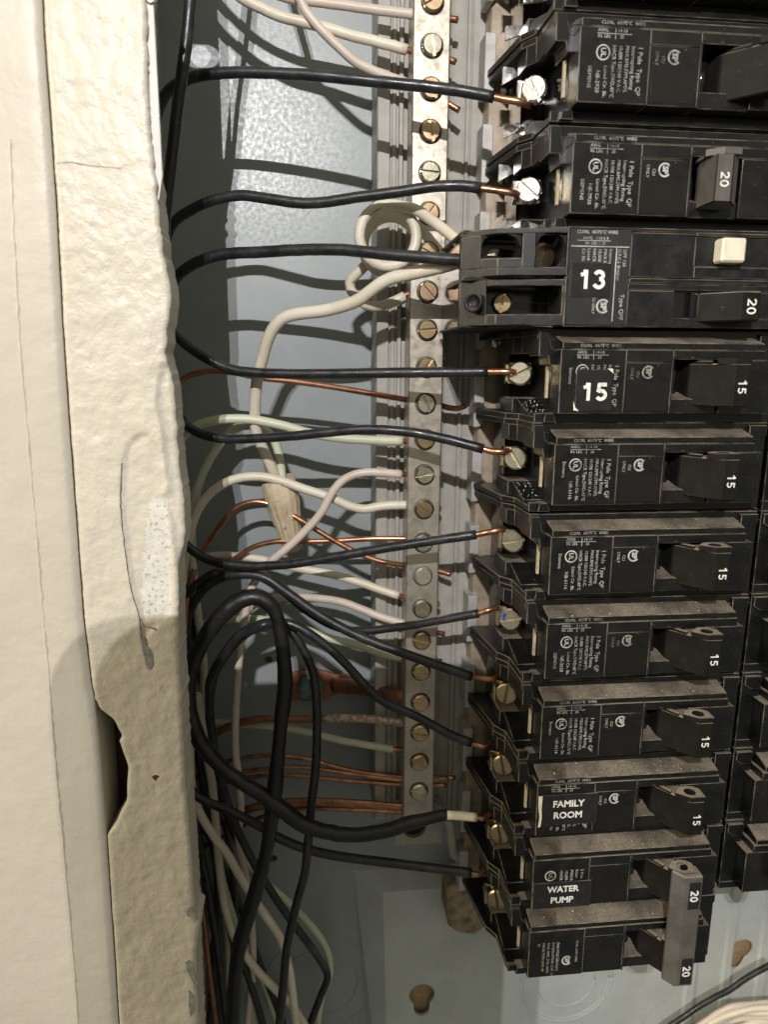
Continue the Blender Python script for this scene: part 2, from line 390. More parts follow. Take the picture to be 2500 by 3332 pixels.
sheet('plaster_strip', ['strip', 'chip'], zs, strip_left, lambda z: lerp_pts(rim, z)+.45*mnoise.noise(Vector((z*.35, 7, 0)))+.25*mnoise.noise(Vector((z*1.1, 3, 0))), 40, 11, .75, True)
sheet('wall', ['wall'], frange(90, -360, 1.6), lambda z: -330, lambda z: lerp_pts(crack, z)-.12, 90, 14, .30)
def crackline(px, w, nm='crack'):
    P = [Vector((x+.12*mnoise.noise(Vector((z*1.7, 5, 0))), WY-relief(x, z, .75)-.03, z)) for x, z in trace(px, WY)]
    P = spline(P, .7); b = MB()
    b.tube([p+Vector((.16*mnoise.noise(p*1.3), 0, 0)) for p in P], [w*(.55+.6*abs(mnoise.noise(p*.4))) for p in P], 6)
    return struct(b.build(nm, ['wood']))
crackline([(263, 1000), (260, 1080), (265, 1150), (272, 1200), (283, 1270), (299, 1330), (306, 1380), (315, 1420), (325, 1445)], .15)
crackline([(300, 1335), (312, 1352), (332, 1358), (338, 1362)], .11)
crackline([(120, 354), (150, 351), (185, 357), (215, 360), (262, 364)], .07)
def flake(px, m='greychip'):
    pp = trace(px, WY); cx = sum(p[0] for p in pp)/len(pp); cz = sum(p[1] for p in pp)/len(pp); yy = WY-relief(cx, cz, .75)
    b = MB(); b.prism(pp, yy-.12, yy+.9, 'y'); return struct(b.build('bare_patch', [m]))
flake([(306, 1382), (311, 1378), (316, 1394), (325, 1402), (331, 1420), (329, 1436), (325, 1447), (317, 1443), (314, 1425), (308, 1405)])
flake([(328, 1678), (334, 1674), (340, 1675), (344, 1678), (339, 1682), (336, 1687), (332, 1684)], 'wood')
flake([(400, 2078), (408, 2074), (417, 2082), (419, 2100), (424, 2116), (420, 2128), (412, 2112), (404, 2098)])
flake([(402, 1968), (409, 1960), (416, 1964), (418, 1974), (410, 1980), (404, 1978)])
flake([(408, 2140), (418, 2150), (420, 2180), (412, 2200), (407, 2170)])
def ridge(px, r):
    P = spline([Vector((x, WY-relief(x, z, .30)+r*.35, z)) for x, z in trace(px, WY)], 1.2)
    b = MB(); b.tube([p+Vector((.25*mnoise.noise(p*.5), 0, 0)) for p in P], [r*(.7+.6*abs(mnoise.noise(p*.3))) for p in P], 8); return struct(b.build('paint_ridge', ['wall']))
ridge([(20, 300), (34, 620), (48, 820), (64, 1000), (80, 1180), (92, 1330), (104, 1460), (118, 1640), (136, 1830), (158, 2080), (170, 2230)], .42)
b = MB(); b.box(-190, -132.5, 4, 60, -420, 90, bev=1); struct(b.build('wall_stud', ['wood']))

# ================================================================== panel box
SX = -131.
box = empty('panel_box', (-20, 80, -330)); O = (-20, 80, -330)
tag(box, 'grey painted steel electrical panel box set into the cream wall', 'panel box')
def part(mb, name, mats, root=box, org=O): return mb.build(name, mats, root, org)
p1 = at(580, 1425, 80); p2 = at(590, 1855, 80)
b = MB(); b.plate([(SX, 95), (190, 95), (190, -450), (SX, -450)], [circ(p1.x, p1.z, 1.5, 16), circ(p2.x, p2.z, 1.7, 16)], 80, 81.5)
part(b, 'back_wall', ['panel'])
b = MB(); b.box(SX-1.5, SX, -9.2, 81.5, -450, 95); part(b, 'side_wall', ['panel'])
b = MB(); b.box(SX-1.5, 190, 10, 81.5, -452, -450.2); part(b, 'bottom_wall', ['panel'])
# inward lip with an open screw hole above the plaster (a spot of light falls through it)
sp = at(432, 122, 80); LP = Vector((-142, -445, 140)); q = LP+(sp-LP)*((-10+445)/(80+445))
b = MB(); b.plate([(SX-1.5, 95), (-116.2, 95), (-116.2, -48), (-119.8, -66), (-120.5, -450), (SX-1.5, -450)], [[(q.x+3.3*math.cos(R_(a))*1.25, q.z+3.1*math.sin(R_(a))) for a in range(0, 360, 20)]], -10.4, -9.2)
part(b, 'lip', ['flange'])
b = MB()
for zc in (-2, -5.5, -9, -13): b.lathe((-116.7, -10.2, zc), (0, -1, 0), [(1.3, 0), (1.1, .3), (.5, .55)], 10)
part(b, 'solder_bead', ['bright'])
# board behind the holes
b = MB(); b.box(-140, 200, 83, 92, -460, 95); struct(b.build('backing_board', ['board']))
# knock-out rings pressed into the back
def ringmesh(c, r, w=.45):
    pts = [Vector((c[0]+r*math.cos(t*2*math.pi/64), c[1], c[2]+r*math.sin(t*2*math.pi/64))) for t in range(65)]
    m = MB(); m.tube(pts, w, 8); return m
k1 = at(690, 2125, 80)
for r in (17, 24): part(ringmesh((k1.x, 80.15, k1.z), r), 'knockout_ring', ['panel'])
# raised mounting pan
b = MB()
bx0, bx1, fx0, fx1, zt0, zt1, zb = -68.5, 160, -56.5, 148, -299.5, -304.5, -449
KH1 = at(912, 2150, 72); KH2 = at(1604, 2052, 72)
def keyhole(c, r, r2, l, tilt=0):
    pts = circ(0, 0, r, 20, -50, 230)[:]
    pts += [(-r2, -r*.77-l+.6*r2)] + [(r2*math.cos(R_(a)), -r*.77-l+.6*r2+r2*math.sin(R_(a))) for a in range(200, 341, 20)] + [(r2, -r*.77-l+.6*r2)]
    ca, sa = math.cos(R_(tilt)), math.sin(R_(tilt))
    return [(c.x+x*ca-z*sa, c.z+x*sa+z*ca) for x, z in pts]
b.plate([(fx0, zt1), (fx1, zt1), (fx1, zb), (fx0+4, zb)], [keyhole(KH1, 5.6, 3.4, 5), keyhole(KH2, 5.4, 3.0, 5, -14)], 72, 73.2)
v = [(bx0, 80, zt0), (bx1, 80, zt0), (fx1, 72, zt1), (fx0, 72, zt1), (bx0+11, 80, zb), (fx0+4, 72, zb), (bx1, 80, zb), (fx1, 72, zb)]
b.add(v, [(0, 1, 2, 3), (0, 3, 5, 4), (1, 6, 7, 2)])
pan = part(b, 'mounting_pan', ['pan'])
b = MB(); b.box(fx0+8, fx1-2, 76, 78, -448, -310); b.build('pan_backing', ['board'], pan, O)
for rx, rw in ((84, 3.2), (101, 2.6), (118, 3)):
    b = MB(); b.prism([(rx-rw, 72.4), (rx-rw*.55, 70.9), (rx+rw*.55, 70.9), (rx+rw, 72.4)], -448, -306, 'z'); b.build('rib', ['pan'], pan, O)
k2 = at(1225, 2120, 72)
for r in (13, 19.5, 21): ringmesh((k2.x, 72.1, k2.z), r).build('knockout_ring', ['pan'], pan, O)

# ================================================================== neutral rail and bar
rail = empty('bar_support_rail', (-44, 80, -262)); tag(rail, 'ribbed ivory grey rail carrying the neutral bar on the box back', 'rail')
ro = (-44, 80, -262)
b = MB(); b.box(-61.4, -24.5, 59.2, 79.8, -261, 95); b.build('base', ['rail'], rail, ro)
for i, (x0, x1, y) in enumerate([(-61.4, -57.4, 57.6), (-56.7, -55.3, 58.5), (-54.6, -53.2, 57.2), (-40.2, -37.8, 58.3), (-37.2, -33.6, 58.9), (-33.1, -31.8, 57.8), (-31.2, -25.4, 58.5)]):
    b = MB(); b.box(x0, x1, y, 59.18, -260.5+.4*i % 1, 95, 0, .25); b.build('rib', ['rail'], rail, ro)
for k in range(-2, 12):
    z1 = -25.4*k+9.5
    b = MB(); b.prism([(-29.6, z1), (-26.2, z1), (-26.2, z1-15.5), (-27.6, z1-17), (-29.6, z1-17)], 48.6, 56.5, 'y', 0, .2); b.build('steel_tab', ['steel'], rail, ro)
# clip and foot at the lower end
b = MB(); b.plate([(-53.5, -252.5), (-37, -252.5), (-35, -255), (-35, -272), (-53.5, -272)], [circ(-46, -264.5, 4.6, 24)], 57.5, 59.5); b.build('end_plate', ['rail'], rail, ro)
b = MB(); b.box(-52.5, -39.5, 60.6, 61, -270, -258); b.build('hole_shade_plate', ['wood'], rail, ro)  # dark plate standing in for the shade inside the end plate hole
cl = spline([(-40, 56, -254), (-36, 52, -255), (-33.5, 50, -259), (-32.5, 50, -266), (-31, 52, -273), (-27, 55, -277)], 1)
b = MB(); b.tube(cl, 2.0, 8); b.build('curved_clip', ['rail'], rail, ro)

bar = empty('neutral_bar', (-46.5, 55, -256)); bo = (-46.5, 55, -256)
tag(bar, 'tinned metal neutral bar with a single row of slotted screws', 'neutral bar')
b = MB(); b.box(-52.2, -41.1, 45, 55.4, -255.5, 60, 0, .35); body = b.build('bar_body', ['bar'], bar, bo)
scr = ['copperscrew', 'zinc', 'brass', 'copperscrew', 'zinc', 'copperscrew', 'copperscrew', 'copperscrew', 'copperscrew', 'brass', 'zinc', 'brass', 'zinc', 'brass', 'zinc', 'bar', 'zinc', 'brass', 'brass', 'copperscrew', 'brass', 'copperscrew', 'zinc']
ang = [75, 145, 165, 150, 40, 95, 20, 178, 50, 100, 160, 15, 55, 12, 20, 135, 8, 30, 40, 20, 35, 15, 30]
for i in range(23):
    z = 3.365-11.617*(i-1)
    b = MB(); b.lathe((-46.55, 44.97, z), (0, -1, 0), [(3.55, 0), (3.55, .05), (3.1, .06)], 28, 1, False)
    slotted_screw(b, (-46.55, 45.3, z), (0, -1, 0), 3.05, 1.9, R_(ang[i]+90), 0, .9, .85)
    b.build('screw', [scr[i], 'edge'], bar, bo)
# copper ends sticking out on the right of the bar belong to the wires that enter there (built with the wires)

# tan bus plate with rivets behind the breakers' terminals
bp = empty('bus_support_plate', (-18, 60, -285)); bpo = (-18, 60, -285); tag(bp, 'tan metal bus support plate with brass rivets behind the breaker terminals', 'support plate')
b = MB(); b.box(-27.5, 44, 51, 60.9, -285, 95, 0, .3); b.build('plate', ['busplate'], bp, bpo)
for k in range(-1, 4):
    b = MB(); b.lathe((-22, 51.05, -25.4*k-5), (0, -1, 0), [(2.6, 0), (2.5, .8), (1.6, 1.4), (.4, 1.5)], 16); b.build('rivet', ['zinc'], bp, bpo)
b = MB(); b.prism([(-31.5, -296), (-16, -292), (-15, -316), (-19, -319.5), (-26, -318), (-30.5, -314), (-31.8, -308)], 62, 71.8, 'y', 0, .6); tag(b.build('base_foot', ['brown'], None, (-24, 71, -320)), 'brown plastic foot on the pan under the lowest breaker', 'foot')
b = MB(); b.prism([(40, -255), (74, -252), (74, -276), (58, -277.5), (40, -276)], 44, 71.8, 'y', 0, .6); tag(b.build('base_foot', ['brown'], None, (57, 71, -277)), 'tan plastic base block under the opposite breaker column', 'foot')

# ================================================================== breakers
def housing():
    b = MB(); e = .17
    b.box(-17, 45.6, 7.2, 50.8, -2.85, 22.25, 0, .35, 1)                         # body
    sh = [(-22.6, 6), (-22.9, 19.5), (-25.7, 24), (-28.8, 48), (-16.9, 48), (-16.9, 6)]
    b.prism(sh, -2.85, -1.2, 'z', 3, e, 1); b.prism(sh, 20.6, 22.25, 'z', 3, e, 1); b.prism([(-22.5, 6.1), (-22.8, 19.5), (-24.6, 22.5), (-24.8, 30), (-16.9, 34), (-16.9, 6.1)], 15.9, 20.7, 'z', 3, e, 1)         # side fins
    b.box(-22.6, 46.1, 5.9, 7.3, 19.4, 22.15, 0, e, 1); b.box(-22.6, 46.1, 5.9, 7.3, -2.75, -.3, 0, e, 1)
    b.box(40, 46.1, 5.9, 7.3, -.3, 19.4, 0, e, 1)
    b.prism([(-22.5, 21.6), (-19.9, 21.6), (-19.2, 17.6), (-18, 16.4), (-17, 16.4), (-17, 12.8), (-19.4, 12.8), (-19.9, 15.2), (-22.5, 15.2)], 4.7, 13.5, 'y', 0, e, 1)
    b.prism([(-20.4, -2.6), (-20, -.2), (-17.6, -.2), (-17, -2.6)], 4.4, 8, 'y', 0, e, 1)
    b.prism([(40.5, 21.4), (45.8, 21.4), (45.8, 18.6), (43.6, 17.2), (40.5, 17.2)], 4.8, 7, 'y', 0, e, 1)
    # terminal pocket: back, floor ledge
    b.box(-22.4, -17.0, 34, 47.5, -1.3, 20.7, 2); b.box(-23.6, -16.9, 24.5, 38.2, -1.3, 3.2, 0, .25, 1)
    b.prism([(24.6, -1.3), (24.6, 2.9), (12.5, -.6), (12.5, -1.3)], -22.2, -16.9, 'x', 3, .15, 1)
    # deck
    b.box(-18, -.08, 0, 7.3, 0, 16.85, 0, .22, 1)                                 # label block
    b.box(.08, 13.0, .35, 7.3, 0, 13.5, 0, .15, 1); b.box(.9, 12.3, .28, .9, .8, 8.2, 2)
    b.box(-.05, 13.0, .1, 7.3, 13.6, 16.85, 0, .15, 1)
    b.box(13.1, 39.6, .1, 7.3, 14.4, 16.85, 0, .15, 1)
    b.box(27.2, 41.8, .3, 7.3, 0, 14.3, 0, .18, 1); b.box(13.1, 27.1, 1.2, 7.3, 0, 3.9, 0, .2, 1)
    b.prism([(1.25, 3.85), (7.1, 3.85), (7.1, 5.6)], 13.7, 21, 'x', 0, .1, 1)
    b.box(13.0, 13.6, .15, 7.3, -.05, 14.35, 0, .12, 1)
    b.box(13.2, 27.3, 7.12, 7.18, 3.5, 14.5, 2)
    b.prism([(.2, 16.95), (.15, 18.7), (5.9, 20.4), (7.2, 20.4), (7.2, 16.95)], -17.6, 38.9, 'x', 0, .2, 1)  # dusty ridge
    return b
HM = ['black', 'edge', 'gloss', 'clean']
hp = [(26.5, -7.2), (31, -7.2), (31.4, -2.6), (28.2, .2), (25, 7.4), (18.6, 7.4), (19.2, 2.6)]
def handle_mesh(shift=0., mir=False):
    b = MB(); pts = [(x+shift*((-y+6.6)/13.8), y) for x, y in hp]
    b.prism(pts, 2.1, 13.4, 'z', 0, .3, 1)
    # ring shaped top with a bored hole
    cx, cy = 27.6+shift*.83, -4.2
    b2 = bmesh.new(); es = []
    outer = [(cx-1.1, cy-3.0), (cx+3.4, cy-3.0), (cx+3.7, cy+1.2), (cx+2.4, cy+2.7), (cx+.3, cy+3.2), (cx-1.9, cy+2.6), (cx-3.9, cy+.9), (cx-4.4, cy-.1)]
    inner = [(cx+1.75*math.cos(t*math.pi/8), cy+1.75*math.sin(t*math.pi/8)) for t in range(16)]
    for lp in (outer, inner):
        vs = [b2.verts.new((p[0], p[1], 13.3)) for p in lp]; es += [b2.edges.new((vs[i], vs[(i+1) % len(vs)])) for i in range(len(vs))]
    bmesh.ops.triangle_fill(b2, edges=es, normal=(0, 0, 1))
    r = bmesh.ops.extrude_face_region(b2, geom=list(b2.faces))
    bmesh.ops.translate(b2, verts=[g for g in r['geom'] if isinstance(g, bmesh.types.BMVert)], vec=(0, 0, 1.5))
    bmesh.ops.recalc_face_normals(b2, faces=b2.faces)
    me = bpy.data.meshes.new('t'); b2.to_mesh(me); b2.free(); b.bm.from_mesh(me); bpy.data.meshes.remove(me)
    b.lathe((cx, cy, 13.42), (0, 0, 1), [(1.8, 0), (1.8, .03)], 16, 2, False)
    b.prism([(19.6+shift*.4, 2.4), (20.6+shift*.45, 3.0), (23.6+shift*.7, -1.6), (22.6+shift*.7, -2.4)], 13.2, 14.1, 'z', 0, .15, 1)
    b.lathe((16.6+shift*.2, 7.0, 3.4), (0, 0, 1), [(1.5, 0), (1.5, 11)], 12, 2)
    return b
def label_print(k, kind):
    """printing of the label block; reading from top to bottom"""
    p = Print(); y = -.03
    p.put('CU/AL  60/75\u00b0C  WIRE', -7.2, 17.8, .02, 1.15, sx=1.0)
    p.put('AWG.', -13.6, 16.05, y, 1.05, align='LEFT'); p.put('14-10', -8.6, 16.05, y, 1.05, align='LEFT')
    p.put('IN. LBS.', -13.6, 14.75, y, 1.05, align='LEFT'); p.put('25', -8.0, 14.75, y, 1.05, align='LEFT')
    p.line(-13.8, -5, 15.32, 15.45, y); p.line(-9.2, -9.05, 14.2, 16.6, y)
    sx_ = .90
    T = [('1 Pole  Type  QP', -2.6, 12.9, 1.75), ('Interrupting Rating', -4.35, 12.9, 1.42), ('MAX.RMS.SYM.AMPS.', -5.95, 12.9, 1.28), ('10,000 120/240 V.A.C.', -7.6, 12.9, 1.28), ('HACR Type,SWD,40\u00b0C', -9.25, 12.9, 1.33)]
    for s, x, z, sz in T: p.put(s, x, z, y, sz, True, 'LEFT', sx=sx_)
    p.ring(-12.0, 11.2, y, 1.45, 1.8); p.put('UL', -12.0, 11.2, y, 1.8, True, bold=.03)
    p.put('Listed Cir. Bk.', -11.2, 8.3, y, 1.25, True, 'LEFT')
    p.put(kind[0], -13.1, 6.8 if kind[1] != 'SIEMENS' else 7.2, y, 1.4, True, 'LEFT'); p.put(kind[1], -15.2, 12.2 if kind[1] != 'SIEMENS' else 8.2, y, 1.35, True, 'LEFT')
    p.put('CU', 3.5, 10.4, .2, 1.2, True, bold=.0); p.put('ONLY', 1.9, 10.6, .2, 1.2, True)
    p.ring(6.4, 11, .2, 1.3, 1.75, 40, 320); p.put('SP', 6.5, 11, .2, 2.0, True, bold=.05)
    return p
def screw_mesh(m, a):
    b = MB(); n = (-.42, -.90, .06)
    slotted_screw(b, (-21.4, 24.0, 10.3), n, 3.55, 2.6, a, 0, 1.1, .95)
    return b
def clamp_mesh():
    b = MB(); b.add([(-25.9, 26.2, 7.2), (-18.6, 23.2, 7.2), (-18.6, 23.2, 13.6), (-25.9, 26.2, 13.6), (-25.7, 27.2, 7.2), (-18.4, 24.2, 7.2), (-18.4, 24.2, 13.6), (-25.7, 27.2, 13.6)],
        [(0, 1, 2, 3), (4, 7, 6, 5), (0, 4, 5, 1), (1, 5, 6, 2), (2, 6, 7, 3), (3, 7, 4, 0)], 0, .2)
    b.add([(-25.9, 26.0, 7.2), (-24.9, 25.6, 7.2), (-24.9, 25.6, 13.6), (-25.9, 26.0, 13.6), (-26.2, 23.6, 8.0), (-25.6, 23.3, 8.0), (-25.6, 23.3, 12.8), (-26.2, 23.6, 12.8)],
        [(4, 5, 6, 7), (0, 3, 2, 1), (0, 1, 5, 4), (2, 3, 7, 6), (1, 2, 6, 5), (0, 4, 7, 3)])
    return b
hous_me = None
def number(txt, hx, mb=None, y=-7.26, z=7.6, size=3.0):
    p = mb or Print(); p.digits(txt, hx, z, y, size*.80, True, .17); return p
rows = {0: ('NE-2920', 'SIEMENS'), 1: ('NE-2920', 'SIEMENS'), 2: ('NE-2920', 'SIEMENS'), 4: ('NB-6116', 'Siemens'), 5: ('NB-6116', 'Siemens'), 6: ('NB-6116', 'Siemens'), 7: ('NE-2638', 'SIEMENS'), 8: ('NB-6116', 'Siemens'), 9: ('NB-6116', 'Siemens')}
GB = 'one-pole breakers stacked beside the neutral bar'
LB = {0: 'black breaker at the upper end of the stack, third above breaker 13',
      1: 'black one-pole breaker with shiny zinc screw, second above breaker 13',
      2: 'black 20 amp breaker directly above breaker 13, its grey toggle swung toward the label',
      4: 'black 15 amp breaker with a sticker numbered 15 directly under breaker 13',
      5: 'black 15 amp breaker directly under the one with the sticker 15',
      6: 'dusty black 15 amp breaker, second below the breaker with the sticker 15',
      7: 'black 15 amp breaker with blue marker on its terminal screw',
      8: 'dusty black 15 amp breaker directly above the one labelled FAMILY ROOM',
      9: 'dusty black 15 amp breaker with the sticker FAMILY ROOM',
      10: 'upper half of the two-pole breaker with the sticker WATER PUMP'}
handles = {}
for k in [0, 1, 2, 4, 5, 6, 7, 8, 9]:
    z0 = -25.4*k; jx = {1: .4, 2: .2, 5: -.35, 7: .2, 8: .1}.get(k, 0); jz = {2: -.4, 5: .35, 11: -.4}.get(k, 0)
    root = empty('circuit_breaker', (jx, 50.8, z0+jz)); tag(root, LB[k], 'circuit breaker', GB); og = (0, 50.8, 0)
    if hous_me is None:
        h = housing().build('housing', HM, root, og); hous_me = h.data
    else:
        h = bpy.data.objects.new('housing', hous_me); COL.objects.link(h); h.parent = root
    hs = {1: 3.0, 2: -10.5}.get(k, 0); key = hs
    if key in handles:
        hd = bpy.data.objects.new('toggle_handle', handles[key]); COL.objects.link(hd); hd.parent = root
    else:
        hd = handle_mesh(hs).build('toggle_handle', ['tie' if k == 2 else 'handle', 'handle', 'gloss'], root, og); handles[key] = hd.data
    number('20' if k in (0, 1, 2) else '15', 28.9+hs, z=7.4).build('rating_number', ['printb'], hd, og)
    label_print(k, rows[k]).build('label_print', [['print', 'print2', 'print3'][k % 3]], root, og)
    ts = screw_mesh(0, R_({1: 75, 2: 95, 4: 165, 5: 80, 6: 150, 7: 150, 8: 40, 9: 60, 0: 40}[k])).build('terminal_screw', ['bright' if k in (0, 1, 2) else ('zinc' if k in (4, 5, 6, 7) else 'darkbrass')], root, og)
    clamp_mesh().build('clamp_plate', ['bright' if k < 3 else 'darkbrass'], root, og)
    if k < 3:
        b = MB(); b.prism([(-27.5, 1.0), (-22.5, 3.0), (-22.5, 5.2), (-27.5, 4.6)], 33, 34, 'y'); b.prism([(-28.2, 15.0), (-22.5, 18.2), (-22.5, 19.4), (-28.2, 19.6)], 33, 34, 'y'); b.build('spring_clip', ['bright'], root, og)
    b = MB(); b.box(-18.8, -18.15, 8.6, 9.6, 3.8, 12.4); b.build('fibre_strip', ['tan'], root, og)
    if k == 7:
        b = MB(); b.lathe((-24.0, 22.6, 11.6), (-.42, -.9, .06), [(1.3, 0), (1.2, .12), (.4, .18)], 9, mod=lambda t, k: 1+.35*math.sin(2*t+.5)+.15*math.sin(3*t)); b.build('blue_mark', ['bluedot'], ts, og, 'blue marker blot on the screw')
    if k in (4, 9):
        if k == 4: x0, x1, za, zb_ = -13.6, -3.6, .9, 11.6
        else: x0, x1, za, zb_ = -17.2, .8, 3.4, 13.6
        b = MB(); b.box(x0, x1, -.24, -.05, za, zb_, 0, .09, 1)
        st = b.build('name_sticker', ['sticker', 'edge'], root, og)  # pale bevel paints a highlight along the sticker edge
        p = Print()
        if k == 4: p.digits('15', -8.4, 5.8, -.26, 4.7, False, .21)
        else:
            p.put('FAMILY', -8.2, 10.4, -.26, 3.0, bold=.03); p.put('ROOM', -8.2, 6.6, -.26, 3.0, bold=.03)
        p.build('sticker_text', ['printb'], st, og)
        b = MB()
        if k == 9: b.prism([(-17.6, 13.4), (-16.4, 13.5), (-16.5, 9), (-16.3, 6), (-16.6, 3.2), (-17.3, 3.0), (-17.0, 6.5), (-17.5, 9.5)], -.26, -.10, 'y')
        else:
            b.prism([(-14.0, 3.2), (-13.4, 1.6), (-12.4, .7), (-13.9, .9)], -.26, -.10, 'y'); b.prism([(-5.2, 11.9), (-3.7, 11.9), (-3.4, 10.6)], -.26, -.10, 'y')
        b.build('torn_edge', ['cream'], st, og)
    if k in (4, 5):                                                             # paint flecks
        b = MB(); rr = random.Random(k)
        for i in range(26):
            x, yy = rr.uniform(-22, -17.2), rr.uniform(12.6, 24); zz = -.6+(yy-12.5)*.29+.05; r = rr.uniform(.04, .16)*(1.9 if x > -19.2 and i % 3 == 0 else 1)
            b.lathe((x, yy, zz), (0, -.28, 1), [(r, -.05), (r*.8, .12), (r*.2, .18)], 6)
        b.build('paint_flecks', ['cream'], root, og)['kind'] = 'stuff'

def specks(root, og, z0, n, seed):
    rr = random.Random(seed); b = MB()
    for i in range(n):
        u = rr.random(); x = -17+55*u; t = rr.random(); r = rr.uniform(.05, .14)*(2 if i % 9 == 0 else 1)
        b.lathe((x, .3+5.4*t, z0+18.75+1.62*t), (0, -.28, 1), [(r, -.04), (r*.8, r*.5), (r*.2, r*.8)], 5)
    b.build('dust_specks', ['cream' if seed % 2 else 'tan'], root, og)['kind'] = 'stuff'
for o in [o for o in bpy.data.objects if o.name.startswith('circuit_breaker')]:
    kk = round(-o.location.z/.0254)
    if kk >= 6: specks(o, (0, 50.8, 0), 0, 26+9*(kk-6), kk)
# two-pole breaker (WATER PUMP) with tie bar
root = empty('double_circuit_breaker', (0, 50.8, -254)); og = (0, 50.8, 0)
tag(root, 'black two-pole breaker with the sticker WATER PUMP and grey handle tie', 'circuit breaker')
for dz in (0, -25.4):
    h = bpy.data.objects.new('housing', hous_me); COL.objects.link(h); h.parent = root; h.location = (0, 0, dz*MM)
    hd = bpy.data.objects.new('toggle_handle', handles[0]); COL.objects.link(hd); hd.parent = root; hd.location = (0, 0, dz*MM)
    s = screw_mesh(0, R_(60)).build('terminal_screw', ['darkbrass'], root, og); s.location = (0, 0, dz*MM)
    s = clamp_mesh().build('clamp_plate', ['darkbrass'], root, og); s.location = (0, 0, dz*MM)
    b = MB(); b.box(-18.8, -18.15, 8.6, 9.6, 3.8+dz, 12.4+dz); b.build('fibre_strip', ['tan'], root, og)
p = Print()
for i, s in enumerate(['2 Pole', 'Interr', 'MAX.R', '10,000', 'HACR']): p.put(s, -2.4-1.65*i, 12.9, -.03, 1.3, True, 'LEFT')
p.ring(-12.4, 11.2, -.03, 1.4, 1.8); p.put('UL', -12.4, 11.2, -.03, 1.8, True)
p.build('label_print', ['print'], root, og); p = Print()
for i, s in enumerate(['CUAL 60/75 WIRE', '', '', '', 'ONE POLE 240 V.A.C.', 'INTERRUPTING CAP. 10', 'MAX. RMS. SYM. AMPS', 'HACR TYPE SWD 40', '15']):
    if s: p.put(s, -2.4-1.55*i, 12.6-25.4, -.03, 1.15 if i else 1.0, True, 'LEFT')
p.ring(-5.4, 5.6-25.4, -.03, 1.2, 1.7, 40, 320); p.put('SP', -5.3, 5.6-25.4, -.03, 2.0, True, bold=.05)
p.build('label_print', ['print'], root, og)
b = MB(); b.box(-17.7, .8, -.24, -.05, -.1, 9.0, 0, .09, 1); st = b.build('name_sticker', ['sticker', 'edge'], root, og)  # sticker bevel carries the painted edge highlight
p = Print(); p.put('WATER', -8.2, 6.4, -.26, 2.9, bold=.03); p.put('PUMP', -8.4, 2.6, -.26, 2.9, bold=.03); p.build('sticker_text', ['printb'], st, og)
specks(root, og, 0, 60, 10); specks(root, og, -25.4, 40, 13)
b = MB()
tp = [(23.6, -5.2), (26.3, -8.6), (32.3, -8.6), (32.5, -4.2), (30.5, -2.2), (27, -1.6)]
b.prism(tp, -24.6, 14.6, 'z', 0, .5, 0)
tb = b.build('handle_tie_bar', ['tie'], root, og)
b = MB(); b.box(28.0, 31.6, -8.72, -8.5, 3.2, 12.6, 0, .1); b.box(28.0, 31.6, -8.72, -8.5, -23.6, -14.2, 0, .1); b.build('number_window', ['sticker'], tb, og)
b = MB(); b.lathe((28.4, -5.0, 14.62), (0, 0, 1), [(1.75, 0), (1.75, .06)], 18, 0, False); b.build('bore', ['gloss'], tb, og)
p = Print(); p.digits('20', 29.7, 7.9, -8.78, 2.6, True, .21); p.digits('20', 29.7, -18.8, -8.78, 2.6, True, .21); p.build('rating_number', ['printb'], tb, og)

# opposite column: mirrored bodies
mirme = hous_me.copy(); mirme.transform(Matrix.Scale(-1, 4, (1, 0, 0))); mirme.flip_normals()
hmir = handles[0].copy(); hmir.transform(Matrix.Scale(-1, 4, (1, 0, 0))); hmir.flip_normals()
nb = {4: 'the breaker with the sticker 15', 5: 'the one under sticker 15', 6: 'the second below sticker 15', 7: 'the breaker with the blue marked screw', 8: 'the breaker just above FAMILY ROOM', 9: 'the FAMILY ROOM breaker', 10: 'the WATER PUMP sticker, lowest of its column'}
for k in range(3, 11):
    r = empty('circuit_breaker', (93.4, 50.8, -25.4*k)); tag(r, 'black opposite-column breaker, end to end with '+nb.get(k, 'breaker 13'), 'circuit breaker', 'breakers of the opposite column')
    h = bpy.data.objects.new('housing', mirme); COL.objects.link(h); h.parent = r
    h = bpy.data.objects.new('toggle_handle', hmir); COL.objects.link(h); h.parent = r

# ground-fault breaker numbered 13
root = empty('ground_fault_breaker', (0, 50.8, -76.2)); tag(root, 'wide charcoal breaker numbered 13 with a cream test button', 'circuit breaker'); og = (0, 50.8, 0)
def fy(x): return 0 if x >= -17.9 else ((-17.9-x)*.235 if x >= -35 else 4.02+(-35-x)*.75)
def slab(b, x0, x1, z0, z1, off=0, th=2.5, mi=0, bev=.2):
    xs = [x0]+[x for x in (-35, -17.9) if x0 < x < x1]+[x1]
    poly = [(x, fy(x)+off) for x in xs]+[(x, fy(x)+off+th) for x in xs[::-1]]
    b.prism(poly, z0, z1, 'z', mi, bev, 1)
b = MB()
b.box(-17.8, 46, 2.4, 50.8, -2.6, 21.6, 0); b.box(-42, -17.7, 14, 50.8, -2.3, 21.3, 2)
b.box(-43.4, -17.7, 9, 40, 21.2, 22.0, 0, .2, 1); b.box(-43.4, -17.7, 9, 40, -2.9, -2.2, 0, .2, 1); b.box(-43.4, -17.7, 7, 30, 9.0, 10.1, 0, .2, 1)
b.box(-17.9, -.9, -.05, 2.6, 9.9, 21.9, 0, .2, 1); b.box(-17.9, -.9, 0, 2.6, -2.8, 9.7, 0, .2, 1)
b.box(-.8, 16.6, .25, 2.6, 9.9, 20.9, 0, .2, 1); b.box(16.8, 46, .25, 2.6, 9.9, 12.8, 0, .2, 1); b.box(16.8, 46, .25, 2.6, 20.4, 21.2, 0, .2, 1)
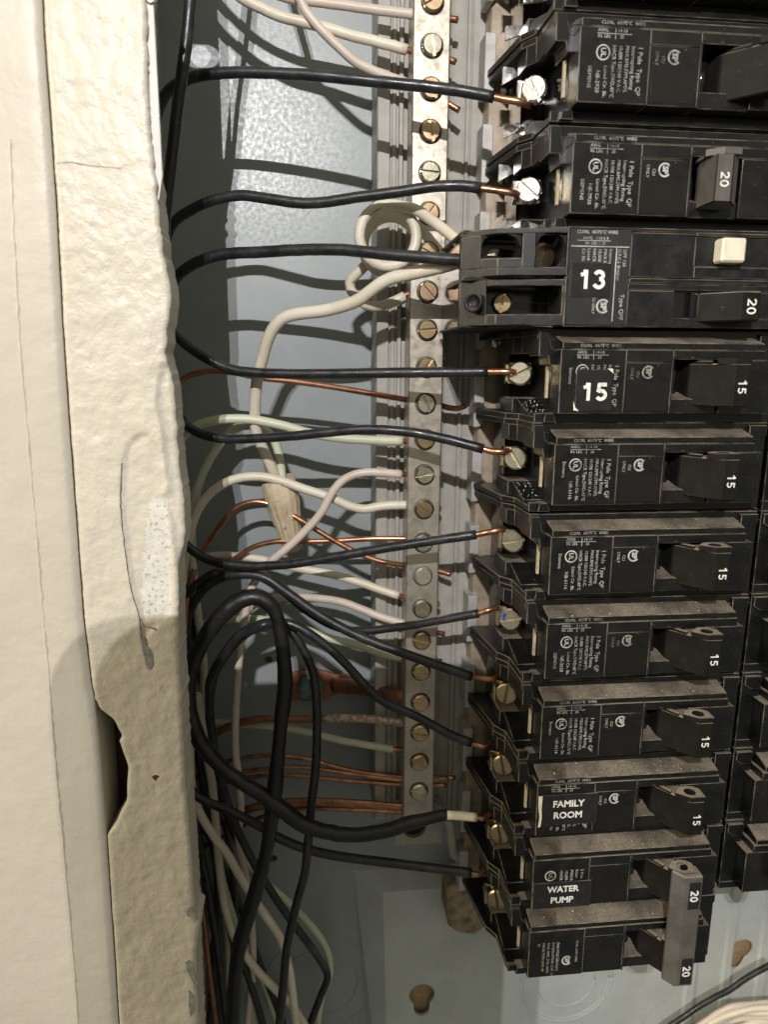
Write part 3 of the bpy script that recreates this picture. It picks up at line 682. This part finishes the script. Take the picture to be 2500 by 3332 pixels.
b.box(16.9, 46, .9, 2.6, 12.9, 20.3, 0, .2, 1); b.box(-.8, 46, .8, 4, 21.2, 22.1, 0, .2, 1)
b.box(-.8, 11.9, .2, 2.6, -2.7, 6.6, 0, .2, 1); b.box(-.8, 46, .4, 2.6, 6.8, 8.3, 0, .18, 1); b.box(-.8, 46, .0, 2.6, 8.4, 9.6, 0, .18, 1)
b.box(12.1, 46, 1.0, 2.6, -2.7, -.2, 0, .2, 1); b.box(30, 46, .6, 2.6, -.1, 6.6, 0, .2, 1); b.box(12.2, 30, 2.2, 2.5, -.2, 6.7, 2)
slab(b, -43.4, -17.95, 20.4, 21.7); slab(b, -43.4, -17.95, 10.1, 12.0)
slab(b, -28.9, -25.7, 12.05, 20.35); slab(b, -43.4, -38.8, 12.05, 20.35); slab(b, -38.75, -28.95, 12.05, 14.4)
slab(b, -43.4, -37.3, -2.4, 9.0); slab(b, -37.25, -17.95, 7.5, 9.0); slab(b, -37.25, -17.95, -2.4, .3); slab(b, -18.6, -17.95, .35, 7.45)
for s1, s2 in ((1, 1), (1, -1), (-1, 1), (-1, -1)):                          # round off the screw port and the wire port
    cx, cz = -21.7, 16.2; pts = [(cx+s1*3.9, cz+s2*4.2), (cx+s1*1.5, cz+s2*4.2), (cx+s1*3.1, cz+s2*3.0), (cx+s1*3.9, cz+s2*1.3)]
    b.prism([(p[0], p[1]) for p in pts], fy(cx)+.6, fy(cx)+3, 'y', 0)
b.prism([(-29, 20.4), (-32.5, 20.4), (-30.2, 19.3), (-29, 17)], fy(-31)+.6, fy(-31)+3.2, 'y', 0); b.prism([(-38.8, 20.4), (-36.4, 20.4), (-38, 19.4), (-38.8, 17.6)], fy(-38)+.6, fy(-38)+3.2, 'y', 0)
b.build('housing', ['gfi', 'edge', 'gloss'], root, og)
b = MB(); slotted_screw(b, (-21.7, 10.5, 16.0), (.15, -.95, -.3), 3.7, 2, R_(35), 0, .9, .9); b.build('terminal_screw', ['darkbrass'], root, og)
b = MB(); slotted_screw(b, (-30.5, 13.4, 3.8), (-.4, -.9, 0), 2.6, 2, R_(35), 0, .9, .8); b.build('terminal_screw', ['brass'], root, og)
b = MB(); b.lathe((-40.4, 5.9, 3.3), (-.6, -.8, 0), [(2.6, 0), (2.6, .9), (1.9, 1.0), (1.8, .3), (.3, .2)], 18, mod=lambda t, k: 1+.0*t); b.build('round_port', ['gfi'], root, og)
b = MB(); b.box(22.0, 28.6, -3.4, 1, 13.6, 19.6, 0, .5, 0); b.build('test_button', ['cream'], root, og)
b = MB(); b.prism([(27.0, -6.2), (32.2, -6.2), (32.4, 2), (25, 2.2), (17, 3), (21.5, -1)], -1.2, 6.2, 'z', 0, .3, 1); hd = b.build('toggle_handle', ['handle', 'handle'], root, og)
number('20', 29.8, z=2.4, y=-6.26, size=3.3).build('rating_number', ['printb'], hd, og)
b = MB(); b.box(16.8, 17.9, .6, 2.2, -.1, 6.4); b.box(19.0, 20.6, .9, 2.2, .2, 6.3, 0, .3); b.build('handle_slot_liner', ['gloss'], root, og)
b = MB(); b.box(-17.2, -1.2, -.16, -.06, -2.3, 21.3, 0, .03); st = b.build('label', ['label'], root, og)
p = Print(); y = -.20
p.put('CU/AL  60/75\u00b0C WIRE', -10.2, 20.6, y, 1.15); p.put('AWG.   | 14 & 8', -10.6, 19.1, y, 1.0); p.put('IN. LBS. |  25', -10.6, 17.9, y, 1.0)
p.line(-15.4, -6.6, 18.45, 18.6, y); p.line(-17, -1.5, 17.0, 17.25, y); p.line(-5.0, -4.7, -1.4, 17, y)
for i, s in enumerate(['QPF 120', 'G.F.C.I. Breaker', 'Interrupting Rating', 'MAX.RMS', '10,000', 'HACR', 'Listed', 'Cir.Bk']):
    p.put(s, -2.6-1.45*i-(.9 if i > 1 else 0), 16.6, y, 1.2, True, 'LEFT')
p.put('Type QPF', -2.6, 5.5, y, 1.6, True, 'LEFT')
p.ring(-7.6, 2.4, y, 1.35, 1.85, 40, 320); p.put('SP', -7.5, 2.4, y, 2.1, True, bold=.05); p.put('CU ONLY', -10.2, 2.6, y, 1.0, True)
p.build('label_print', ['print'], st, og)
b = MB(); b.box(-16.6, -6.0, -.32, -.18, 4.6, 13.0, 0, .03); s2 = b.build('number_sticker', ['sticker'], root, og)
p = Print(); p.digits('13', -11.0, 9.0, -.36, 4.7, False, .21); p.build('sticker_text', ['printb'], s2, og)
p = Print()
for s, x, z in (('T', 6.2, 17.5), ('E', 9.2, 17.5), ('S', 11.4, 15.4), ('T', 13.8, 15.5)): p.put(s, x, z, .2, 3.2, True)
p.put('-', 3.2, 16.5, .2, 3)
p.build('embossed_text', ['gloss'], root, og)

# ================================================================== wires
def along(px, Y0, Y1):
    """pixel path -> points, depth going from Y0 to Y1 (or given per point)"""
    n = len(px); L = [0]
    for a, b_ in zip(px, px[1:]): L.append(L[-1]+math.hypot(b_[0]-a[0], b_[1]-a[1]))
    out = []
    for i, p in enumerate(px):
        Y = p[2] if len(p) > 2 else Y0+(Y1-Y0)*L[i]/L[-1]
        out.append(at(p[0], p[1], Y))
    return out
def wire(px, Y, dia, m, label, tip=None, tipY=None, tip2=None, group=None, cat='wire', tipd=1.9, tipm='copper', name='insulated_wire', wob=.11):
    pts = spline(along(px, *Y), 1.8)
    rr = random.Random(len(label)*31+int(px[0][1]))
    for i in range(1, len(pts)-1): pts[i] = pts[i]+Vector((rr.gauss(0, wob*.3), rr.gauss(0, wob), rr.gauss(0, wob*.5)))*.35
    if not tip and not tip2:
        rd = dia/2
        if m == 'tape': rd = [dia/2*(1+.22*mnoise.noise(p*.045)+.10*mnoise.noise(p*.16))*(1 if i < len(pts)-12 else 1-.035*(i-len(pts)+12)) for i, p in enumerate(pts)]
        b = MB(); b.tube(pts, rd, 14); o = b.build(name, [m], None, pts[0]); tag(o, label, cat, group); return o
    root = empty(name, pts[0]); tag(root, label, cat, group); og = pts[0]
    b = MB(); b.tube(pts, dia/2, 12); b.build('insulation', [m], root, og)
    if tip:
        tp = [pts[-1]-(pts[-1]-pts[-2]).normalized()*2, pts[-1]]+along(tip, tipY[0], tipY[1])
        if tipY[1] < 40: tp.append(tp[-1]+Vector((3.2, 2.6, 0)))
        b = MB(); b.tube(spline(tp, 1), tipd/2, 10); b.build('bare_end', [tipm], root, og)
    if tip2:
        b = MB(); b.tube(spline(along(tip2, 50, 48.5), 1), tipd/2, 10); b.build('bare_end', [tipm], root, og)
    return root
BK = 'blackwire'
wire([(470, -620), (440, -300), (420, -120), (408, 40), (400, 110), (386, 210), (371, 340), (360, 430), (352, 530), (347, 620), (350, 720), (358, 800), (364, 900)], (18, 22), 3.1, BK, 'black wire running straight down beside the cream wall edge')
wire([(300, 470), (326, 320), (338, 250), (366, 194), (418, 167), (480, 158), (560, 157), (680, 163), (800, 175), (930, 188), (1010, 199), (1068, 210)], (48, 24), 3.1, BK, 'black wire to the zinc-screw breaker second above breaker 13', [(1092, 215), (1128, 221)], (23, 22))
wire([(300, 720), (340, 600), (357, 520), (378, 478), (420, 450), (470, 430), (520, 422), (570, 428), (640, 438), (700, 437), (780, 425), (860, 415), (940, 403), (1000, 402), (1040, 407)], (50, 24), 3.1, BK, 'black wire to the 20 amp breaker just above breaker 13', [(1070, 411), (1108, 417)], (23, 22))
wire([(320, 780), (358, 660), (378, 604), (420, 570), (480, 550), (560, 545), (650, 540), (740, 540), (840, 550), (940, 558), (1000, 562), (1075, 567)], (50, 12), 3.3, BK, 'thick black wire into the upper port of breaker 13')
wire([(300, 620), (345, 685), (385, 730), (430, 765), (490, 795), (550, 805), (640, 808), (760, 807), (880, 805), (1000, 804), (1055, 803)], (48, 24), 3.1, BK, 'black wire to the terminal of the breaker with the sticker 15', [(1075, 803), (1104, 803)], (23, 22))
wire([(330, 830), (383, 892), (400, 915), (430, 936), (480, 948), (540, 948), (620, 943), (700, 935), (790, 928), (880, 933), (960, 948), (1045, 970)], (50, 24), 3.0, BK, 'black wire to the breaker directly below the one with sticker 15', [(1062, 975), (1088, 976)], (23, 22))
wire([(330, 1090), (385, 1155), (405, 1180), (440, 1205), (490, 1219), (560, 1223), (640, 1217), (740, 1200), (860, 1180), (950, 1166), (1030, 1155)], (48, 25), 3.0, BK, 'black wire rising to the breaker second below the sticker 15', [(1050, 1151), (1076, 1146)], (25, 24))
wire([(392, 1480), (394, 1390), (408, 1325), (438, 1275), (480, 1247), (530, 1241), (572, 1248), (612, 1274), (680, 1322), (760, 1367), (860, 1407), (940, 1435), (1020, 1462)], (52, 27), 3.2, BK, 'black wire sloping down to the breaker just above FAMILY ROOM, passing over the bar', [(1040, 1465), (1064, 1467)], (27, 26), tipm='oldcopper')
wire([(382, 1440), (388, 1350), (402, 1290), (430, 1258), (465, 1238), (520, 1232, 52), (590, 1262, 50), (660, 1318, 48), (720, 1352, 45), (775, 1363, 40), (860, 1355, 36), (950, 1340, 30), (1035, 1325, 26)], (52, 26), 2.8, BK, 'greyish black wire to the breaker with the blue marked screw', [(1045, 1322), (1060, 1317)], (25.5, 25))
wire([(500, 2300), (503, 2200), (508, 2110), (520, 2030), (548, 1940), (574, 1845), (590, 1740), (600, 1640), (607, 1560), (616, 1480), (611, 1400), (598, 1330), (575, 1298), (545, 1290), (510, 1302), (468, 1342), (430, 1400), (408, 1470), (410, 1545), (437, 1610), (490, 1667), (555, 1710), (610, 1748), (660, 1783), (740, 1803), (820, 1798), (890, 1777), (950, 1763), (985, 1761)], (26, 24), 4.8, 'tape', 'thick tape-wrapped black cable looped in front and ending in a white tip', name='taped_cable', wob=.35)
wire([(966, 1761), (990, 1762), (1012, 1764), (1030, 1766)], (23.5, 23), 3.0, 'white', 'short white insulated tip coming out of the black taped cable', [(1038, 1767), (1046, 1768)], (23, 23), wob=.02)
wire([(640, 2290), (690, 2160, 62), (708, 2112, 62), (697, 2083, 62), (673, 2047), (625, 1984), (587, 1927), (548, 1864), (505, 1773), (470, 1660), (455, 1560), (452, 1494), (457, 1461), (481, 1418), (515, 1374), (558, 1350), (590, 1344), (625, 1347), (660, 1363), (697, 1389), (740, 1427), (784, 1475), (827, 1514), (899, 1547), (971, 1586), (1019, 1605)], (58, 26), 3.0, BK, 'black wire arching behind the taped loop to the FAMILY ROOM terminal', [(1032, 1609), (1046, 1613)], (26, 25))
wire([(598, 2300), (604, 2212), (613, 2119), (620, 2047), (630, 1999), (644, 1941), (659, 1884), (666, 1816), (673, 1735), (682, 1660), (685, 1590), (684, 1518), (677, 1456), (658, 1408), (634, 1370), (606, 1350), (570, 1350, 34), (520, 1378, 40), (484, 1422, 46), (460, 1470, 50), (452, 1560, 52), (460, 1650, 54), (485, 1740, 56), (520, 1840, 60)], (22, 50), 3.0, BK, 'black wire hanging from the arch right of the taped loop')
wire([(360, 1640), (407, 1701), (443, 1730), (500, 1754), (558, 1783), (606, 1812), (659, 1833), (731, 1850), (827, 1862), (923, 1874), (1019, 1886)], (40, 24), 3.2, BK, 'black wire to the WATER PUMP breaker, lowest wire over the bar', [(1026, 1887), (1036, 1889)], (24, 24))
GBK = 'black wires bundled along the box side'
for i, pth in enumerate([[(388, 1330), (392, 1480), (402, 1640), (424, 1780), (448, 1920), (470, 2060), (500, 2300)], [(400, 1360), (416, 1500), (430, 1640), (450, 1760), (474, 1900), (500, 2020), (540, 2120), (590, 2290)], [(398, 1260), (408, 1400), (420, 1560), (440, 1680), (462, 1790), (470, 1900), (462, 2050), (450, 2300)], [(384, 1400), (396, 1560), (414, 1720), (426, 1860), (440, 2000), (462, 2140), (480, 2300)], [(410, 1290), (430, 1420), (444, 1560), (470, 1700), (494, 1820), (508, 1960), (500, 2100), (480, 2300)], [(404, 1620), (430, 1740), (470, 1850), (520, 1960), (560, 2080), (600, 2180), (640, 2300)]]):
    wire(pth, (46+5*i, 56+3*i), 2.9, BK, 'black wire in the bundle running down along the plaster edge', group=GBK)
# white wires
WH = 'white'
wire([(300, -330), (360, -190), (440, -75), (505, -18), (529, 0), (568, 19), (606, 36), (654, 48), (712, 62), (760, 77), (817, 91), (880, 108)], (56, 49), 3.1, WH, 'ivory wire landing at the second screw visible on the bar', [(892, 111), (912, 115)], (49.5, 50), [(955, 122), (985, 134)], tipm='oldcopper')
wire([(330, -330), (420, -150), (520, -50), (610, -8), (692, 5), (745, 12), (817, 22), (898, 32)], (60, 49), 2.8, 'pink', 'pinkish wire landing on the bar above the ivory one', [(905, 34), (914, 36)], (49.5, 50), [(955, 38), (990, 43)], tipm='oldcopper')
wire([(560, -380), (600, -180), (632, -60), (649, 0), (668, 34), (697, 67), (731, 101), (769, 134), (817, 158), (872, 177), (920, 196)], (48, 50), 2.8, 'pink', 'pinkish wire crossing down over the ivory wire to the bar', None, None, [(955, 216), (993, 239)])
cc = 'white wire with a thin black stripe coiled beside breaker 13'
root = empty('coiled_pigtail', at(840, 520, 44)); og = at(840, 520, 44)
tag(root, cc, 'wire')
cp = [at(1075, 552, 14), at(1035, 541, 18), at(1000, 528, 24), at(965, 500, 30), at(930, 474, 34), at(895, 452, 37)]
for i in range(1, 66):
    t = i/12*2*math.pi
    a = R_(62)+t; yy = 38+.18*i; x = 838+(62-.06*i)*math.cos(a)+.33*i*.25; yv = 508-(66-.05*i)*math.sin(a)+.38*i
    cp.append(at(x, yv, yy))
cp += [at(756, 610, 52), at(768, 640, 52), at(790, 658, 51), at(818, 662, 51), at(850, 652, 50), at(874, 640, 50)]
cps = spline(cp, 1.6)
b = MB(); b.tube(cps, 1.65, 10); ins = b.build('insulation', ['white'], root, og)
b = MB(); b.tube([p+Vector((.50, -1.12, -.72)) for p in cps], .20, 6); b.build('black_stripe', ['gloss'], ins, og)
b = MB(); b.tube(spline([at(866, 645, 50), at(884, 634, 50), at(912, 632, 50)], 1), 1, 10); b.build('bare_end', ['oldcopper'], root, og)
b = MB(); b.tube(spline([at(950, 636, 49), at(965, 637, 49)], 1), 1, 10); b.build('bare_end', ['oldcopper'], root, og)
wire([(1070, 556), (1020, 556), (971, 572), (899, 589), (841, 603), (803, 627), (769, 651), (707, 670), (640, 679), (606, 692), (582, 725), (568, 771), (556, 819), (551, 877), (553, 930), (568, 970), (587, 1011), (600, 1045)], (15, 58), 3.7, WH, 'thick ivory wire from breaker 13 curving down into the wire nut')
wire([(610, 1050), (606, 1000), (596, 960), (585, 940), (565, 926), (539, 919), (508, 926), (475, 958), (443, 1011), (424, 1064), (414, 1129), (418, 1250), (434, 1380), (440, 1450), (434, 1540), (440, 1660), (462, 1760), (480, 1900), (520, 2050), (560, 2300)], (58, 64), 3.0, 'pale', 'pale wire from the wire nut bending back behind the taped loop')
wire([(330, 1040), (380, 962), (404, 934), (438, 915), (481, 906), (539, 906), (606, 918), (664, 934), (731, 946), (803, 951), (870, 953)], (50, 49), 3.1, 'pale', 'pale greenish wire arching above the wire nut to the bar', [(882, 954), (908, 955)], (50, 50), tipm='oldcopper')
wire([(395, 1420), (393, 1300), (400, 1200), (419, 1121), (443, 1078), (476, 1049), (515, 1033), (563, 1030), (611, 1040), (659, 1057), (712, 1074), (755, 1093), (788, 1100), (827, 1093), (900, 1090)], (58, 50), 3.1, WH, 'ivory wire passing over the wire nut with a dip before the bar', None, None, [(935, 1098), (952, 1099)], tipm='oldcopper')
wire([(525, 2300), (538, 2180), (546, 2095), (544, 1999), (529, 1884), (514, 1816), (520, 1749), (515, 1680), (508, 1614), (510, 1518), (517, 1422), (529, 1331), (544, 1269), (563, 1240), (587, 1211), (611, 1192), (649, 1158), (692, 1110), (721, 1059), (745, 1035), (779, 1022), (822, 1021), (868, 1025)], (60, 47), 2.8, 'pink', 'pinkish wire climbing diagonally past the wire nut to the bar', [(880, 1025), (908, 1025)], (49.5, 50), [(940, 1025), (956, 1025)])
wire([(390, 1210), (462, 1201), (500, 1201), (548, 1206), (587, 1214), (635, 1226), (712, 1240), (779, 1259), (822, 1274), (862, 1287)], (68, 49), 2.9, WH, 'ivory wire sloping under the rising black wire to the bar', [(875, 1292), (905, 1303)], (50, 50), [(930, 1304), (950, 1306)])
wire([(520, 1330), (560, 1300), (590, 1293), (635, 1290), (692, 1293), (740, 1301), (784, 1317), (827, 1334), (890, 1352)], (70, 50), 2.9, 'pink', 'pinkish wire from behind the taped loop arching to the bar', None, None, [(930, 1364), (962, 1370)])
wire([(430, 1350), (510, 1338), (563, 1338), (606, 1346), (664, 1362), (712, 1379), (779, 1396), (827, 1413), (870, 1422)], (72, 50), 2.9, 'pale', 'pale wire behind the taped loop landing above the copper lug', [(880, 1425), (905, 1430)], (50, 50), [(930, 1425), (955, 1429)], tipm='oldcopper')
wire([(440, 1560), (560, 1567), (625, 1574), (683, 1586), (731, 1598), (779, 1607), (851, 1619)], (70, 50), 2.7, 'pale', 'pale wire under the dusty copper wire landing low on the bar', [(865, 1620), (900, 1624)], (50, 50))
wire([(395, 1500), (408, 1580), (412, 1687), (428, 1749), (462, 1807), (491, 1845), (524, 1903), (568, 1970), (606, 2028), (625, 2095), (632, 2143), (650, 2300)], (38, 52), 3.1, WH, 'ivory wire from the plaster edge swinging across the lower box')
wire([(425, 1500), (443, 1615), (457, 1687), (464, 1759), (472, 1855), (484, 1951), (505, 2023), (539, 2076), (572, 2114), (606, 2148), (640, 2185), (700, 2290)], (48, 58), 3.1, WH, 'ivory wire hanging straight before sweeping under the black wires')
wire([(520, 1850), (572, 1903), (635, 1960), (683, 2013), (707, 2056), (713, 2095), (707, 2124), (692, 2167), (675, 2300)], (66, 66), 2.9, 'pale', 'dull pale wire with a sharp bend over the round knockout')
for i, (pth, m) in enumerate([([(398, 1600), (404, 1740), (420, 1850), (436, 2000), (446, 2300)], 'pink'), ([(440, 1700), (470, 1850), (490, 2000), (500, 2300)], WH), ([(420, 1760), (450, 1870), (500, 1990), (560, 2100), (630, 2300)], 'pale'), ([(410, 1880), (440, 2000), (480, 2120), (520, 2300)], 'pink')]):
    wire(pth, (60+i*5, 66+i*3), 2.9, m, ['pinkish wire hidden in the bundle along the plaster edge', 'ivory wire deep in the bundle behind the taped cable', 'pale wire low in the bundle slanting behind the taped cable', 'pinkish wire emerging low from behind the plaster edge'][i])
# copper wires
def cwire(px, Y, dia, label, m='copper', tip2=None, group=None):
    pts = spline(along(px, *Y), 1.8)
    if not tip2:
        b = MB(); b.tube(pts, dia/2, 10); return tag(b.build('bare_copper_wire', [m], None, pts[0]), label, 'wire', group)
    root = tag(empty('bare_copper_wire', pts[0]), label, 'wire', group)
    b = MB(); b.tube(pts, dia/2, 10); b.build('conductor', [m], root, pts[0])
    b = MB(); b.tube(spline(along(tip2, 50, 47), 1), dia/2, 10); b.build('cut_end', [m], root, pts[0])
cwire([(345, 920), (376, 843), (387, 828), (409, 811), (457, 801), (505, 805), (568, 817), (635, 824), (731, 838), (817, 853), (910, 869)], (46, 50), 1.9, 'bare copper wire arching under the black wire to breaker 15', 'oldcopper', [(945, 874), (975, 882), (992, 882), (1008, 876)])
cwire([(382, 1310), (409, 1235), (443, 1182), (476, 1134), (510, 1098), (548, 1084), (587, 1091), (635, 1115), (683, 1144), (731, 1173), (779, 1197), (827, 1214), (900, 1225)], (62, 50), 1.9, 'bare copper wire arching across the wire nut and down to the bar', 'copper', [(935, 1230), (975, 1241)])
cwire([(395, 1400), (412, 1300), (462, 1235), (510, 1206), (548, 1182), (596, 1170), (654, 1170), (731, 1168), (803, 1164), (900, 1164)], (66, 50), 1.9, 'bare copper wire running level just above the rising black wire')
cwire([(400, 1660), (435, 1610), (462, 1588), (491, 1571), (539, 1557), (587, 1552), (644, 1554), (700, 1552)], (66, 58), 2.9, 'thick bare copper wire entering from the bundle', 'oldcopper')
cwire([(698, 1552), (740, 1551), (779, 1552), (836, 1557), (900, 1566)], (58, 50), 3.0, 'dust-coated thick copper end beside the bar', 'dustcopper')
g1 = 'upper group of bare copper wires low on the bar'; g2 = 'lower group of bare copper wires low on the bar'
for nm, px in zip(('topmost', 'middle', 'lowest'), ([(400, 1700), (460, 1655), (524, 1638), (587, 1632), (659, 1639), (731, 1658), (803, 1672), (900, 1681), (985, 1680)], [(430, 1690), (520, 1668), (615, 1658), (683, 1661), (779, 1675), (900, 1688), (960, 1681), (968, 1684)], [(440, 1700), (540, 1680), (615, 1675), (683, 1680), (779, 1689), (900, 1697), (966, 1696)])):
    cwire(px, (68+random.uniform(-3, 3), 52), 1.75, nm+' bare copper wire of the upper trio low on the bar', 'copper', None, g1)
for px in ([(430, 1790), (534, 1745), (606, 1731), (683, 1728), (779, 1733), (900, 1743)], [(430, 1800), (534, 1754), (596, 1742), (683, 1737), (779, 1741), (900, 1748)], [(440, 1830), (558, 1768), (606, 1757), (663, 1747), (779, 1750), (900, 1757)], [(420, 1780), (520, 1748), (610, 1738), (700, 1733), (800, 1738), (900, 1746)]):
    cwire(px, (70+random.uniform(-3, 3), 51), 1.75, 'bare copper wire of the lower group at the bar end', 'copper', None, g2)
g3 = 'bare copper wires running down the bundle'
for px in ([(398, 1640), (404, 1740), (414, 1830), (428, 1920), (442, 2010), (452, 2100), (478, 2300)], [(400, 1800), (412, 1890), (424, 1980), (434, 2080), (446, 2300)], [(404, 1780), (418, 1900), (424, 2040), (428, 2180), (430, 2300)], [(385, 1500), (396, 1380), (404, 1300), (420, 1230)]):
    cwire(px, (36, 50), 1.9, 'bare copper wire running along the plaster edge', 'oldcopper', None, g3)
# ground lug
lp = at(668, 1481, 77); root = empty('ground_lug', lp); tag(root, 'flattened copper ground lug screwed to the box back with a green screw', 'lug')
b = MB(); a0 = at(668, 1481, 76); e1 = at(745, 1481, 73); e2 = at(800, 1490, 66)
out = [(a0.x+11.5*math.cos(R_(t))*(1 if math.cos(R_(t)) < 0 else 1.1), a0.z+6.6*math.sin(R_(t))) for t in range(40, 321, 14)]
out += [(e1.x, e1.z-3.0), (e1.x+3, e1.z-2.6), (e1.x+3, e1.z+2.6), (e1.x, e1.z+3.0)]
b.prism(out, 75.2, 77.6, 'y', 0, .6); b.tube(spline([at(722, 1480, 75.5), at(760, 1483, 72), at(800, 1490, 64), at(850, 1500, 54), at(900, 1506, 50)], 1.5), [3.2-.9*min(1, i/20) for i in range(len(spline([at(722, 1480, 75.5), at(760, 1483, 72), at(800, 1490, 64), at(850, 1500, 54), at(900, 1506, 50)], 1.5)))], 14)
b.build('lug_body', ['oldcopper'], root, lp)
b = MB(); slotted_screw(b, (a0.x+.5, 75.3, a0.z), (0, -1, 0), 5.0, 2.6, R_(60), 0, .8, 1.2); b.build('ground_screw', ['patina'], root, lp)
# wire nut
n0 = at(600, 1032, 58); n1 = at(634, 1188, 60); ax = (n1-n0); Ln = ax.length
b = MB(); prof = [(5.2, 0), (5.9, 1.0), (6.0, Ln*.30), (5.5, Ln*.42), (4.6, Ln*.62), (3.6, Ln*.9), (3.3, Ln*.98), (2.6, Ln)]
b.lathe(n0, ax, prof, 60, 0, True, lambda t, k: 1+(.055*math.cos(15*t) if k >= 3 else .012*math.cos(15*t)))
tag(b.build('wire_nut', ['nut'], None, n0), 'cream ribbed wire nut joining the ivory wires', 'wire nut')
# lower right: black wire and white cable bundle
def w25(*pp): return [(a*.664, b_*.664) for a, b_ in pp]
wire(w25((2080, 3420), (2150, 3362), (2189, 3334), (2235, 3304), (2269, 3280), (2317, 3251), (2377, 3220), (2425, 3186), (2461, 3165), (2530, 3128)), (60, 52), 2.5, BK, 'glossy black wire crossing the pan under the keyhole')
GW = 'white wires of the coiled bundle under the breakers'
rr = random.Random(3)
for i in range(10):
    off = i*23; dy = rr.uniform(-12, 12)
    wire(w25((2180+off*.6, 3470+off*.2), (2235+off*.55, 3385+off*.25+dy), (2300+off*.5, 3322+off*.35), (2375+off*.4, 3284+off*.55+dy), (2450+off*.2, 3268+off*.62), (2540, 3262+off*.7), (2640, 3268+off*.7)), (46+rr.uniform(0, 14), 44+rr.uniform(0, 14)), 2.5, 'white' if i % 3 else 'pink', 'ivory wire of the bundle under the opposite breaker column', group=GW)

# ================================================================== the photographer's phone, level with the lens
zz = (-32, -180); ph = empty('smartphone', (-108, -195, -180)); tag(ph, 'dark smartphone held up to photograph the panel', 'smartphone')
def rrect(x0, x1, z0, z1, r):
    o = []
    for cx, cz, a in ((x1-r, z1-r, 0), (x0+r, z1-r, 90), (x0+r, z0+r, 180), (x1-r, z0+r, 270)):
        o += [(cx+r*math.cos(R_(a+t)), cz+r*math.sin(R_(a+t))) for t in range(0, 91, 10)]
    return o
b = MB(); b.prism(rrect(-144, -72, -180, -30, 13), -199, -191, 'y', 0, .8); b.build('phone_body', ['phone'], ph, (-108, -195, -180))
b = MB(); b.prism(rrect(-108, -76, -110, -72, 7), -191, -189, 'y', 0, .5); b.build('camera_bump', ['gloss'], ph, (-108, -195, -180))
